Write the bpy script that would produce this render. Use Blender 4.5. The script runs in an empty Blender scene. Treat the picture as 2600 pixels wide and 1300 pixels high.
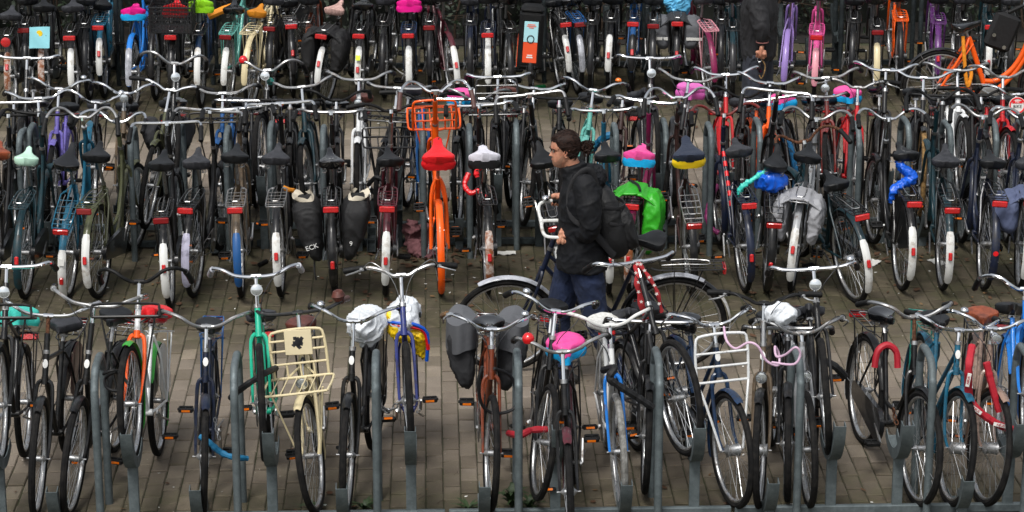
import bpy, bmesh, math, random
import numpy as np
from mathutils import Vector, Matrix, noise
PI = math.pi
R_ = math.radians
rnd = random.Random(7)
scn = bpy.context.scene
COL = scn.collection

# ------------------------------------------------------------------ camera, light, exposure
CAM_H, CAM_P, CAM_F, CAM_YAW = 6.2, R_(17.2), 6720.0, R_(-1.8)
cam_d = bpy.data.cameras.new('camera'); cam = bpy.data.objects.new('camera', cam_d); COL.objects.link(cam)
cam.location = (0, 0, CAM_H)
cam.rotation_euler = (PI / 2 - CAM_P, 0, CAM_YAW)
cam_d.sensor_width = 36; cam_d.lens = 36 * CAM_F / 2600.0
cam_d.clip_start = 0.5; cam_d.clip_end = 400
cam_d.dof.use_dof = True; cam_d.dof.focus_distance = 17.3; cam_d.dof.aperture_fstop = 11
scn.camera = cam
scn.render.resolution_x = 1024; scn.render.resolution_y = 512
w = bpy.data.worlds.new('World'); scn.world = w; w.use_nodes = True
nt = w.node_tree; bg = nt.nodes['Background']
sky = nt.nodes.new('ShaderNodeTexSky'); sky.sky_type = 'NISHITA'; sky.sun_disc = False
sky.sun_elevation = R_(60); sky.sun_rotation = R_(205); sky.dust_density = 4; sky.air_density = 1.2
hs = nt.nodes.new('ShaderNodeHueSaturation'); hs.inputs['Saturation'].default_value = 0.28
nt.links.new(sky.outputs[0], hs.inputs['Color']); nt.links.new(hs.outputs[0], bg.inputs[0])
bg.inputs[1].default_value = 0.088
sd = bpy.data.lights.new('sun', 'SUN'); sd.energy = 1.5; sd.angle = R_(18); sd.color = (1, .97, .93)
sun = bpy.data.objects.new('sun', sd); COL.objects.link(sun)
sun.rotation_euler = (R_(30), 0, R_(-25))
scn.view_settings.view_transform = 'Standard'; scn.view_settings.look = 'None'
scn.view_settings.gamma = 1.0; scn.view_settings.exposure = 0.8
scn.view_settings.use_curve_mapping = False
scn.cycles.max_bounces = 6; scn.cycles.transparent_max_bounces = 12

CM = Matrix.Translation(cam.location) @ cam.rotation_euler.to_matrix().to_4x4()
CMI = CM.inverted()
def px(p):
    q = CMI @ Vector(p)
    return (1300 + CAM_F * q.x / -q.z, 650 - CAM_F * q.y / -q.z)
def ray(x, y):
    d = CM.to_3x3() @ Vector(((x - 1300) / CAM_F, -(y - 650) / CAM_F, -1)); return d
def at_z(x, y, z=0.0):
    d = ray(x, y); t = (z - CAM_H) / d.z; return Vector(cam.location) + d * t
def at_y(x, y, Y):
    d = ray(x, y); return Vector(cam.location) + d * (Y / d.y)

# ------------------------------------------------------------------ materials
def lin(h):
    h = h.lstrip('#'); c = [int(h[i:i + 2], 16) / 255 for i in (0, 2, 4)]
    return tuple((x / 12.92 if x <= .04045 else ((x + .055) / 1.055) ** 2.4) for x in c) + (1,)
MATS = {}
def mat(name, hexc, rough=.5, metal=0, dirt=None, amt=.0, scale=30, coat=0, var=0, bump=0, bscale=60, spec=.5, trans=0, alpha=1, sheen=0):
    if name in MATS: return MATS[name]
    m = bpy.data.materials.new(name); m.use_nodes = True; n = m.node_tree.nodes; L = m.node_tree.links
    b = n['Principled BSDF']; c = lin(hexc)
    b.inputs['Base Color'].default_value = c; b.inputs['Roughness'].default_value = rough
    b.inputs['Metallic'].default_value = metal; b.inputs['Coat Weight'].default_value = coat
    b.inputs['Specular IOR Level'].default_value = spec
    b.inputs['Transmission Weight'].default_value = trans; b.inputs['Alpha'].default_value = alpha
    if sheen: b.inputs['Sheen Weight'].default_value = sheen
    co = n.new('ShaderNodeTexCoord')
    if dirt:
        nz = n.new('ShaderNodeTexNoise'); nz.inputs['Scale'].default_value = scale; nz.inputs['Detail'].default_value = 6
        nz.inputs['Roughness'].default_value = .7
        oi = n.new('ShaderNodeObjectInfo'); ad = n.new('ShaderNodeVectorMath'); ad.operation = 'ADD'
        mu = n.new('ShaderNodeMath'); mu.operation = 'MULTIPLY'; mu.inputs[1].default_value = 37
        L.new(oi.outputs['Random'], mu.inputs[0]); L.new(co.outputs['Object'], ad.inputs[0]); L.new(mu.outputs[0], ad.inputs[1])
        L.new(ad.outputs[0], nz.inputs['Vector'])
        r = n.new('ShaderNodeValToRGB'); r.color_ramp.elements[0].position = .52 - amt * .5; r.color_ramp.elements[1].position = .72 - amt * .35
        r.color_ramp.elements[0].color = c; r.color_ramp.elements[1].color = lin(dirt)
        L.new(nz.outputs['Fac'], r.inputs[0])
        L.new(r.outputs[0], b.inputs['Base Color'])
        rr = n.new('ShaderNodeMapRange'); rr.inputs['To Min'].default_value = max(.02, rough - .08); rr.inputs['To Max'].default_value = min(1, rough + .3)
        L.new(nz.outputs['Fac'], rr.inputs['Value']); L.new(rr.outputs[0], b.inputs['Roughness'])
        if metal > .5:
            r2 = n.new('ShaderNodeMapRange'); r2.inputs['From Min'].default_value = .52 - amt * .5; r2.inputs['From Max'].default_value = .72 - amt * .35
            r2.inputs['To Min'].default_value = metal; r2.inputs['To Max'].default_value = .15
            L.new(nz.outputs['Fac'], r2.inputs['Value']); L.new(r2.outputs[0], b.inputs['Metallic'])
    if bump:
        nb = n.new('ShaderNodeTexNoise'); nb.inputs['Scale'].default_value = bscale; nb.inputs['Detail'].default_value = 5
        bp = n.new('ShaderNodeBump'); bp.inputs['Strength'].default_value = bump; bp.inputs['Distance'].default_value = .01
        L.new(co.outputs['Object'], nb.inputs['Vector']); L.new(nb.outputs['Fac'], bp.inputs['Height']); L.new(bp.outputs[0], b.inputs['Normal'])
    MATS[name] = m; return m

mat('rubber', '#0c0c0d', .75, dirt='#242220', amt=.15, scale=18, bump=.25, bscale=120, spec=.22)
mat('rubber_grey', '#8b8b88', .8, dirt='#5a5955', amt=.3, scale=20, bump=.3, bscale=150)
mat('rubber_tan', '#a3814f', .7, dirt='#5c4526', amt=.3, scale=30)
mat('rubber_cream', '#b8ae93', .8, dirt='#6b6454', amt=.3, scale=20)
mat('rubber_blue', '#1d6fa6', .7, dirt='#1b3c52', amt=.2)
mat('chrome', '#dfe1e3', .13, 1)
mat('chrome_dull', '#b4b5b5', .27, 1, dirt='#5d4a3c', amt=.04, scale=22)
mat('alloy', '#aeb0b2', .38, 1, dirt='#5b5751', amt=.15, scale=30)
mat('steel_rim', '#c8cacb', .22, 1, dirt='#54483d', amt=.08, scale=25)
mat('spoke', '#c4c6c8', .35, .9)
mat('rusty', '#7a5138', .7, .4, dirt='#3f2517', amt=.4, scale=60, bump=.2)
mat('galv', '#717b7e', .5, .55, dirt='#4c5557', amt=.4, scale=10, bump=.12, bscale=40)
mat('galv_dark', '#3b4547', .6, .4, dirt='#22282a', amt=.4, scale=12, bump=.12, bscale=40)
mat('black_plastic', '#070809', .5, dirt='#191817', amt=.1, spec=.3)
mat('black_gloss', '#0d0f12', .22, coat=.5, dirt='#1e1d1c', amt=.1)
mat('saddle_black', '#0a0c0e', .36, spec=.38, bump=.15, bscale=220, dirt='#1d1f22', amt=.15, scale=12)
mat('saddle_worn', '#1b1d21', .5, bump=.2, bscale=160, dirt='#34353a', amt=.3, scale=20)
mat('saddle_gloss', '#08090b', .2, coat=.5)
mat('saddle_brown', '#5e2f24', .35, bump=.15, bscale=160, dirt='#3a1c15', amt=.2, scale=14)
mat('saddle_tan', '#8e4526', .35, bump=.15, bscale=160, dirt='#5c2a17', amt=.2, scale=14)
mat('saddle_mint', '#bfe6d0', .3, coat=.4)
mat('saddle_white', '#d8d9d6', .35, dirt='#a5a39c', amt=.15)
mat('saddle_mustard', '#c27a16', .5)
mat('saddle_pinkbeige', '#c7a39a', .5, dirt='#8e6f66', amt=.2)
mat('brown_grip', '#4b2f2a', .55)
mat('cork_grip', '#7c5a33', .6, dirt='#4a341c', amt=.3, scale=60)
mat('refl_red', '#d0161a', .15, coat=.9, spec=.7, dirt='#970a0e', amt=.15, scale=120, bump=.4, bscale=300)
mat('refl_dark', '#7e0e14', .2, coat=.8, spec=.8)
mat('refl_amber', '#e0700c', .2, coat=.6)
mat('white_enamel', '#d2d3d0', .3, dirt='#8f8373', amt=.02, scale=9, coat=.3)
mat('white_rust', '#d5d3cd', .4, dirt='#7a431d', amt=.42, scale=16)
mat('grey_enamel', '#a9acb4', .35, dirt='#72747a', amt=.15, scale=14, coat=.3)
mat('lilac_enamel', '#b9b7cc', .35, dirt='#7e7c8e', amt=.1, scale=14, coat=.3)
mat('glass_lamp', '#d9dfe2', .08, metal=.75)
mat('red_plastic', '#c8141a', .25, coat=.5)
mat('decal_white', '#e2e2df', .4)
mat('decal_dark', '#25262a', .5)
PAINT = dict(black='#0a0b0d', charcoal='#17181b', navy='#101a30', darkteal='#0c2e36', teal='#15695f', mint='#12a583', blue='#1b4f86',
    skyblue='#1d74c8', cobalt='#26306e', purple='#6a5fae', violet='#5b2a6b', burgundy='#4e1722', red='#b5161d', orange='#ef5a08', copper='#6d2f12', cream='#cfc19a',
    white='#d6d8d8', green='#3aa13a', olive='#4c4f35', bronze='#5f5140', rose='#8c7568', silver='#9b9ea1', pink='#d2508f', palepink='#d4909c', petrol='#155a74',
    magenta='#7a1546', seafoam='#5fa79c', lilac='#8a72b0', brown='#3a2420', darkblue='#16304f', yellow='#d89a12', rustred='#6b1c16', orangepale='#e08a24')
def paint(c):
    lt = c in ('mint', 'orange', 'skyblue', 'white', 'cream', 'silver', 'pink', 'palepink', 'lilac', 'seafoam', 'blue', 'red', 'green')
    return mat('paint_' + c, PAINT[c], .32, dirt='#5a4636' if lt else '#2b2825', amt=-.12 if lt else .06, scale=16, coat=.25, spec=.4)
def M_(k): return MATS[k] if k in MATS else paint(k)

# ------------------------------------------------------------------ mesh builder
def smooth(pts, n=4):
    P = [Vector(p) for p in pts]
    if len(P) < 3: return P
    out = []
    for i in range(len(P) - 1):
        p0 = P[max(i - 1, 0)]; p1 = P[i]; p2 = P[i + 1]; p3 = P[min(i + 2, len(P) - 1)]
        for k in range(n):
            t = k / n
            out.append(.5 * ((2 * p1) + (p2 - p0) * t + (2 * p0 - 5 * p1 + 4 * p2 - p3) * t * t + (3 * p1 - p0 - 3 * p2 + p3) * t ** 3))
    out.append(P[-1]); return out
class MB:
    def __init__(s): s.v = []; s.f = []
    def add(s, vs, fs):
        o = len(s.v); s.v += [tuple(a) for a in vs]; s.f += [tuple(i + o for i in f) for f in fs]; return s
    def tube(s, pts, r, n=7, close=False, cap=True, sy=1.0):
        P = [Vector(p) for p in pts]; k = len(P)
        rr = r if isinstance(r, (list, tuple)) else [r] * k
        if len(rr) != k: rr = [rr[0] + (rr[-1] - rr[0]) * i / (k - 1) for i in range(k)]
        t0 = (P[1] - P[0]).normalized(); up = Vector((0, 0, 1)) if abs(t0.z) < .9 else Vector((1, 0, 0))
        N = t0.cross(up).normalized(); vs = []
        for i in range(k):
            if close: t = (P[(i + 1) % k] - P[i - 1])
            else: t = P[min(i + 1, k - 1)] - P[max(i - 1, 0)]
            t = t.normalized() if t.length > 1e-9 else t0
            N = (N - t * N.dot(t)); N = N.normalized() if N.length > 1e-6 else t.orthogonal().normalized()
            B = t.cross(N)
            for j in range(n):
                a = 2 * PI * j / n; vs.append(P[i] + (N * math.cos(a) + B * math.sin(a) * sy) * rr[i])
        fs = []
        for i in range(k if close else k - 1):
            i2 = (i + 1) % k
            for j in range(n): fs.append((i * n + j, i * n + (j + 1) % n, i2 * n + (j + 1) % n, i2 * n + j))
        if cap and not close: fs += [tuple(range(n))[::-1], tuple((k - 1) * n + j for j in range(n))]
        return s.add(vs, fs)
    def box(s, c, d, m=None, bev=0):
        cx, cy, cz = c; x, y, z = d[0] / 2, d[1] / 2, d[2] / 2
        if bev:
            b = min(bev, x * .9, y * .9, z * .9); vs = []
            for zz, q in ((-z, b), (-z + b, 0), (z - b, 0), (z, b)):
                X, Y = x - q, y - q; c2 = b
                vs += [(X, -Y + c2, zz), (X, Y - c2, zz), (X - c2, Y, zz), (-X + c2, Y, zz), (-X, Y - c2, zz), (-X, -Y + c2, zz), (-X + c2, -Y, zz), (X - c2, -Y, zz)]
            fs = [tuple(range(8))[::-1], tuple(range(24, 32))]
            for r in range(3):
                for j in range(8): fs.append((r * 8 + j, r * 8 + (j + 1) % 8, (r + 1) * 8 + (j + 1) % 8, (r + 1) * 8 + j))
        else:
            vs = [(a, b, c_) for c_ in (-z, z) for a, b in ((-x, -y), (x, -y), (x, y), (-x, y))]
            fs = [(3, 2, 1, 0), (4, 5, 6, 7), (0, 1, 5, 4), (1, 2, 6, 5), (2, 3, 7, 6), (3, 0, 4, 7)]
        vs = [Vector(v) for v in vs]
        if m is not None: vs = [m @ v for v in vs]
        return s.add([v + Vector(c) for v in vs], fs)
    def lathe(s, prof, n=16, m=None):          # profile (r, z) round local z
        vs = []; k = len(prof)
        for r, z in prof:
            for j in range(n): a = 2 * PI * j / n; vs.append(Vector((r * math.cos(a), r * math.sin(a), z)))
        if m is not None: vs = [m @ v for v in vs]
        fs = [(i * n + j, i * n + (j + 1) % n, (i + 1) * n + (j + 1) % n, (i + 1) * n + j) for i in range(k - 1) for j in range(n)]
        fs += [tuple(range(n))[::-1], tuple((k - 1) * n + j for j in range(n))]
        return s.add(vs, fs)
    def prism(s, poly, y0, y1, m=None):        # polygon in xz, extruded in y
        n = len(poly); vs = [Vector((a, y0, b)) for a, b in poly] + [Vector((a, y1, b)) for a, b in poly]
        if m is not None: vs = [m @ v for v in vs]
        fs = [tuple(range(n)), tuple(range(2 * n - 1, n - 1, -1))] + [(i, i + n, (i + 1) % n + n, (i + 1) % n) for i in range(n)]
        return s.add(vs, fs)
    def grid(s, fn, nu, nv, cu=False, cv=False):
        vs = [fn(i / (nu if cu else nu - 1), j / (nv if cv else nv - 1)) for i in range(nu) for j in range(nv)]
        fs = [(i * nv + j, ((i + 1) % nu) * nv + j, ((i + 1) % nu) * nv + (j + 1) % nv, i * nv + (j + 1) % nv)
              for i in range(nu if cu else nu - 1) for j in range(nv if cv else nv - 1)]
        return s.add(vs, fs)
    def mesh(s, name, sm=True, fix=True):
        me = bpy.data.meshes.new(name); me.from_pydata(s.v, [], s.f); me.validate()
        if fix:
            bm = bmesh.new(); bm.from_mesh(me); bmesh.ops.recalc_face_normals(bm, faces=bm.faces); bm.to_mesh(me); bm.free()
        if sm:
            me.polygons.foreach_set('use_smooth', [True] * len(me.polygons))
            me.set_sharp_from_angle(angle=R_(42))
        me.materials.append(None); return me
def obj(name, me, m, parent=None, mtx=None):
    o = bpy.data.objects.new(name, me.mesh(name) if isinstance(me, MB) else me); COL.objects.link(o)
    if o.material_slots:
        o.material_slots[0].link = 'OBJECT'; o.material_slots[0].material = M_(m) if isinstance(m, str) else m
    if parent is not None: o.parent = parent
    if mtx is not None: o.matrix_local = mtx
    return o
def tag(o, label=None, cat=None, group=None, kind=None):
    if label: o['label'] = label
    if cat: o['category'] = cat
    if group: o['group'] = group
    if kind: o['kind'] = kind
    return o
def empty(name, mtx, label=None, cat=None, group=None):
    o = bpy.data.objects.new(name, None); COL.objects.link(o); o.matrix_local = mtx; o.empty_display_size = .1
    return tag(o, label, cat, group)
CACHE = {}
def cm(key, fn):
    if key not in CACHE: CACHE[key] = fn().mesh('shared_' + str(key[0] if isinstance(key, tuple) else key))
    return CACHE[key]
T = Matrix.Translation
def RX(a): return Matrix.Rotation(a, 4, 'X')
def RY(a): return Matrix.Rotation(a, 4, 'Y')
def RZ(a): return Matrix.Rotation(a, 4, 'Z')
# ------------------------------------------------------------------ ground
def dist(y, z=0.0, x=1300): return at_z(x, y, z).y
def ground_mat():
    m = bpy.data.materials.new('paving_brick'); m.use_nodes = True; n = m.node_tree.nodes; L = m.node_tree.links; b = n['Principled BSDF']
    ge = n.new('ShaderNodeNewGeometry'); at = n.new('ShaderNodeAttribute'); at.attribute_name = 'tone'
    r = n.new('ShaderNodeValToRGB'); e = r.color_ramp.elements
    e[0].color = lin('#7c7167'); e[1].color = lin('#a5998c'); x = e.new(.5); x.color = lin('#8b8076'); x = e.new(.8); x.color = lin('#968b82')
    L.new(at.outputs['Fac'], r.inputs[0])
    def N(sc, det=5, ro=.6, ds=0):
        t = n.new('ShaderNodeTexNoise'); t.inputs['Scale'].default_value = sc; t.inputs['Detail'].default_value = det; t.inputs['Roughness'].default_value = ro
        t.inputs['Distortion'].default_value = ds; L.new(ge.outputs['Position'], t.inputs['Vector']); return t
    def ramp(src, a, b_, ca=(0, 0, 0, 1), cb=(1, 1, 1, 1)):
        t = n.new('ShaderNodeValToRGB'); t.color_ramp.elements[0].position = a; t.color_ramp.elements[1].position = b_
        t.color_ramp.elements[0].color = ca; t.color_ramp.elements[1].color = cb; L.new(src, t.inputs[0]); return t
    def mix(f, a, b_, mode='MIX'):
        t = n.new('ShaderNodeMix'); t.data_type = 'RGBA'; t.blend_type = mode
        if isinstance(f, float): t.inputs[0].default_value = f
        else: L.new(f, t.inputs[0])
        for s, i in ((a, 6), (b_, 7)):
            if isinstance(s, tuple): t.inputs[i].default_value = s
            else: L.new(s, t.inputs[i])
        return t.outputs[2]
    sp = ramp(N(210, 3).outputs['Fac'], .35, .7, (.72, .72, .72, 1), (1.15, 1.15, 1.12, 1))
    c = mix(1.0, r.outputs[0], sp.outputs[0], 'MULTIPLY')
    big = ramp(N(1.3, 4).outputs['Fac'], .35, .68, (.66, .65, .62, 1), (1.10, 1.09, 1.07, 1)); c = mix(1.0, c, big.outputs[0], 'MULTIPLY')
    # moss and grime where nobody walks: bands under the racks
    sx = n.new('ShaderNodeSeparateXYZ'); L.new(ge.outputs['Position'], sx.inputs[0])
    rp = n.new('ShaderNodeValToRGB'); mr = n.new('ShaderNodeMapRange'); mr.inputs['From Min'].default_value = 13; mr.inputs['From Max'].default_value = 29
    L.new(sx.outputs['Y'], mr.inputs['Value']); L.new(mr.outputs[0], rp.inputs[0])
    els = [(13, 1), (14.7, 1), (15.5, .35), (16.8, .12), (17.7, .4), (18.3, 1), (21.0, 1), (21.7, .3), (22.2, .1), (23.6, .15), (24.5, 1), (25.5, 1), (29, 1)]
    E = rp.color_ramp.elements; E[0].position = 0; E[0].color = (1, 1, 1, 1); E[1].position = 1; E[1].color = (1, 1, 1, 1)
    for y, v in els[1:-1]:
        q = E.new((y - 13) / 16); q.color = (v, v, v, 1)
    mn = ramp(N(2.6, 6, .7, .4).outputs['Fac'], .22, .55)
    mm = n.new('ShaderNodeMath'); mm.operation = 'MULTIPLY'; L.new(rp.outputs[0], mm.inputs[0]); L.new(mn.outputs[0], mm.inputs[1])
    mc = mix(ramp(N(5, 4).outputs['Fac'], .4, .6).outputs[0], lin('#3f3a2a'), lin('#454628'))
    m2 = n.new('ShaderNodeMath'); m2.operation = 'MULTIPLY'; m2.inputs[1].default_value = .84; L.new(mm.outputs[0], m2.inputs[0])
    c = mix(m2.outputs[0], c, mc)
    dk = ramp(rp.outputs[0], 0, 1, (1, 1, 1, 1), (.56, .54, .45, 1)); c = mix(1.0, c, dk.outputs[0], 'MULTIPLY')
    # pale specks (gum, grit)
    vo = n.new('ShaderNodeTexVoronoi'); vo.inputs['Scale'].default_value = 9; L.new(ge.outputs['Position'], vo.inputs['Vector'])
    gum = ramp(vo.outputs['Distance'], .035, .055, (1, 1, 1, 1), (0, 0, 0, 1))
    gg = n.new('ShaderNodeMath'); gg.operation = 'MULTIPLY'; gg.inputs[1].default_value = .45; L.new(gum.outputs[0], gg.inputs[0])
    c = mix(gg.outputs[0], c, lin('#b4aca2'))
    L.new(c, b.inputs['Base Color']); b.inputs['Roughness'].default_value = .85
    bp = n.new('ShaderNodeBump'); bp.inputs['Strength'].default_value = .5; bp.inputs['Distance'].default_value = .004
    L.new(N(130, 5, .7).outputs['Fac'], bp.inputs['Height']); L.new(bp.outputs[0], b.inputs['Normal'])
    return m
GM = ground_mat(); MATS['paving_brick'] = GM
mat('joint_sand', '#37342a', .95, dirt='#34381f', amt=.4, scale=3, bump=.4, bscale=90)
mat('soil', '#1d1813', .95, dirt='#0f0c09', amt=.4, scale=6, bump=.6, bscale=30)
g = MB(); g.add([(-60, 2, -.008), (60, 2, -.008), (60, 27.62, -.008), (-60, 27.62, -.008)], [(0, 1, 2, 3)])
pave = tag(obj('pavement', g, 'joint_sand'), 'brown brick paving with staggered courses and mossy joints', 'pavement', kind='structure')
g = MB()
def soil(u, v):
    x = -60 + 120 * u; y = 27.63 + 60 * v * v; return (x, y, .0 + .06 * noise.noise(Vector((x * 1.5, y * 1.5, 0))) * min(1, (y - 27.6) * 3) - (0.0 if y > 27.7 else .0))
g.grid(soil, 300, 60)
tag(obj('ground', g, 'soil'), 'dark bare soil under the hedge behind the rear racks', 'ground', kind='structure')
BW, BL, J = .108, .212, .0055
def brick_geo(cx, cy, dz, tx, ty, b=.006):
    x, y = (BW - J) / 2, (BL - J * 2.2) / 2
    P = []
    for sx, sy in ((-1, -1), (1, -1), (1, 1), (-1, 1)): P.append((cx + sx * x, cy + sy * y, -.012))
    for sx, sy in ((-1, -1), (1, -1), (1, 1), (-1, 1)): P.append((cx + sx * x, cy + sy * y, dz - b + sx * tx + sy * ty))
    for sx, sy in ((-1, -1), (1, -1), (1, 1), (-1, 1)): P.append((cx + sx * (x - b), cy + sy * (y - b), dz + sx * tx + sy * ty))
    F = [(8, 9, 10, 11)]
    for k in (0, 4):
        for j in range(4): F.append((k + j, k + (j + 1) % 4, k + 4 + (j + 1) % 4, k + 4 + j))
    return P, F
def tone_attr(me, vals):
    a = me.attributes.new('tone', 'FLOAT', 'POINT'); a.data.foreach_set('value', vals)
cells = []
for i in range(-66, 67):
    for j in range(0, 72):
        cx = i * BW + .002 * rnd.uniform(-1, 1); cy = 12.45 + j * BL + (BL / 2 if i % 2 else 0) + .05 * math.sin(i * 1.7) * .1
        cells.append((cx, cy, abs(rnd.gauss(0, .0024)), rnd.gauss(0, .0016), rnd.gauss(0, .0018), min(1, max(0, rnd.gauss(.5, .28)))))
def score(c):
    x, y = px((c[0], c[1], 0)); return y if (10 < x < 2590 and 0 < y < 1292) else -1e9
cells.sort(key=score, reverse=True)
brick_meshes = []
for k in range(10):
    P, F = brick_geo(0, 0, 0, rnd.gauss(0, .001), rnd.gauss(0, .0012)); me = bpy.data.meshes.new('brick'); me.from_pydata(P, [], F)
    tone_attr(me, [.08 + k * .09] * 12); me.materials.append(GM); brick_meshes.append(me)
for c in cells[:300]:
    o = bpy.data.objects.new('brick', brick_meshes[min(9, int(c[5] * 10))]); COL.objects.link(o); o.parent = pave; o.location = (c[0], c[1], c[2])
P = []; F = []; tn = []
for c in cells[300:]:
    if c[1] > 27.55: continue
    p, f = brick_geo(*c[:5]); k = len(P); P += p; F += [tuple(a + k for a in q) for q in f]; tn += [c[5]] * 12
me = bpy.data.meshes.new('bricks'); me.from_pydata(P, [], F); tone_attr(me, tn); me.materials.append(GM)
o = bpy.data.objects.new('brick_paving', me); COL.objects.link(o); o.parent = pave; o['kind'] = 'stuff'
# ------------------------------------------------------------------ bicycle pieces (x forward, z up, y to the bike's left, origin under rear axle)
WR = .355; WB = 1.12
BB = (.47, .29); ST = (.27, .80); HT = (.83, .93); HB = (.875, .78)
def m_tyre(w=.0225, tread=True):
    b = MB(); n = 48; k = 8
    return b.grid(lambda u, v: (lambda a, c: ((WR - w + w * math.cos(c)) * math.cos(a), w * .95 * math.sin(c), (WR - w + w * math.cos(c)) * math.sin(a)))(2 * PI * u, 2 * PI * v), n, k, True, True)
def m_rim():
    b = MB(); pr = [(.322, -.011), (.322, .011), (.306, .013), (.300, .006), (.300, -.006), (.306, -.013)]
    return b.grid(lambda u, v: (lambda a, q: (q[0] * math.cos(a), q[1], q[0] * math.sin(a)))(2 * PI * u, pr[int(round(v * 6)) % 6]), 48, 6, True, True)
def m_spokes():
    b = MB(); n = 32
    for i in range(n):
        s = 1 if i % 2 else -1; a = 2 * PI * i / n; h = a + (.55 if (i // 2) % 2 else -.55)
        p = Vector((.022 * math.cos(h), s * .028, .022 * math.sin(h))); q = Vector((.303 * math.cos(a), s * .003, .303 * math.sin(a)))
        b.tube([p, q], .00125, 3, cap=False)
    return b
def m_hub(drum=False):
    r = .035 if drum else .018
    return MB().lathe([(.005, -.07), (.005, -.05), (r + .006, -.045 if drum else -.03), (r, -.028), (r, .028), (r + .006, .03), (.005, .05), (.005, .07)], 12, RX(PI / 2))
def m_fender(a0, a1, rad=.378, hw=.026, n=26, dr=.013, t=.0018):
    def f(u, v):
        a = R_(a0 + (a1 - a0) * u); k = int(round(v * 10)) % 10
        if k < 5: s = -1 + .5 * k; rr = rad - dr * s * s
        else: s = 1 - .5 * (k - 5); rr = rad - t - dr * s * s
        tp = 1 - .25 * max(0, (abs(u - .5) * 2 - .93) / .07)
        return (rr * math.cos(a), s * hw * tp, rr * math.sin(a))
    return MB().grid(f, n, 10, False, True)
def m_saddle(wd=1.0):
    b = MB(); nu, nv = 16, 14
    def f(u, v):
        x = -.125 + .275 * u
        w = (.098 * (1 - max(0, (u - .02)) ** 1) ) if False else None
        w = .021 + .084 * wd / (1 + math.exp((u - .40) * 8.2))
        w *= math.sqrt(max(.0009, 1 - (1 - min(1, (u + .004) / .34)) ** 2)) * min(1, math.sqrt(max(0, 1.004 - u) / .07))
        zt = .010 + .024 * (1 - u) ** 2 - .008 * math.sin(PI * min(1, u * 1.05)) + .010 * u
        a = 2 * PI * v; c, s_ = math.cos(a), math.sin(a)
        y = w * (abs(c) ** .62) * (1 if c > 0 else -1)
        drop = .004 * (abs(y) / .105) ** 2 * (1 + (1 - u))
        th = (.064 - .032 * u) * (min(1, math.sqrt(max(0, u + .06) / .16)))
        z = zt + (.014 * s_ ** .7 if s_ > 0 else -th * abs(s_) ** .6) - drop
        if s_ > 0: z += .004 * (1 - math.exp(-(y / .02) ** 2)) * (1 - u)
        return (x, y, z)
    b.grid(f, nu, nv, False, True); o = 0
    b.f.append(tuple(range(nv))); b.f.append(tuple((nu - 1) * nv + j for j in range(nv)))
    return b
def m_springs():
    b = MB()
    for s in (-1, 1):
        pts = [(-.09 + .017 * math.cos(t * .9), s * .055 + .017 * math.sin(t * .9), -.062 + .0032 * t) for t in range(0, 14)]
        b.tube(pts, .003, 4)
        b.tube([(-.09, s * .05, -.062), (.0, s * .022, -.05), (.11, s * .012, -.012)], .0035, 4)
    b.box((-.005, 0, -.05), (.04, .05, .03), bev=.006)
    return b
BARS = {
 'M': [(0, 0, 0), (.004, .055, .0), (.03, .11, .025), (.035, .17, .062), (.005, .235, .078), (-.07, .285, .070), (-.14, .305, .045), (-.24, .315, .005)],
 'flat': [(0, 0, 0), (.0, .10, .0), (.0, .20, .006), (-.005, .245, .018), (-.03, .28, .026), (-.08, .298, .02), (-.20, .31, -.005)],
 'rise': [(0, 0, 0), (.0, .07, .0), (.004, .15, .012), (.0, .22, .045), (-.04, .275, .06), (-.09, .298, .055), (-.20, .315, .03)],
 'mtb': [(0, 0, 0), (.0, .05, .0), (.0, .10, .028), (-.004, .17, .052), (-.02, .22, .054), (-.045, .28, .05), (-.06, .335, .044)],
 'square': [(0, 0, 0), (.0, .12, .0), (.0, .24, .004), (-.02, .282, .002), (-.06, .296, -.012), (-.12, .30, -.04), (-.20, .305, -.085)]}
BARS['fwd'] = [(.125, 0, 0), (.13, .11, 0), (.125, .21, .005), (.10, .265, .01), (.03, .285, .012), (-.02, .29, .01), (-.10, .30, .0)]
for _k in BARS:
    if _k not in ('mtb',): BARS[_k] = [(a, b * .89, c) for a, b, c in BARS[_k]]
def bar_path(t):
    p = smooth(BARS[t], 4); l = [Vector((a.x, -a.y, a.z)) for a in p[1:]][::-1]; return l + p
def m_bar(t): return MB().tube(bar_path(t), .0115, 8).tube([(BARS[t][0][0], -.03, 0), (BARS[t][0][0], .03, 0)], .0155, 8)
def m_grip(t, s):
    p = [Vector((a.x, s * a.y, a.z)) for a in smooth(BARS[t], 4)]; L = 0; i = len(p) - 1
    while i > 0 and L < .13: L += (p[i] - p[i - 1]).length; i -= 1
    q = p[i:]; q = [q[0]] + q; e = q[-1] + (q[-1] - q[-2]).normalized() * .012
    r = [.0155] + [.0185 + .001 * math.sin(k * 2.1) for k in range(len(q) - 2)] + [.0205, .016]
    return MB().tube(q + [e], r, 9)
def m_lever(t, s):
    p = [Vector((a.x, s * a.y, a.z)) for a in smooth(BARS[t], 4)]; a = p[-8]; e = p[-1]
    b = MB(); b.tube(smooth([a + Vector((.01, 0, -.008)), a + Vector((.035, s * .03, -.02)), e + Vector((.055, s * .0, -.03))], 3), [.008, .004], 5)
    b.box(a + Vector((.006, 0, -.006)), (.035, .03, .022), bev=.005)
    return b
def m_bell(): return MB().lathe([(.004, 0), (.006, .006), (.026, .008), (.0265, .014), (.022, .026), (.010, .033), (.002, .034)], 14)
def m_bigbell(): return MB().lathe([(.008, -.03), (.028, -.022), (.037, 0), (.034, .016), (.02, .034), (.004, .039)], 14)
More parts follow.
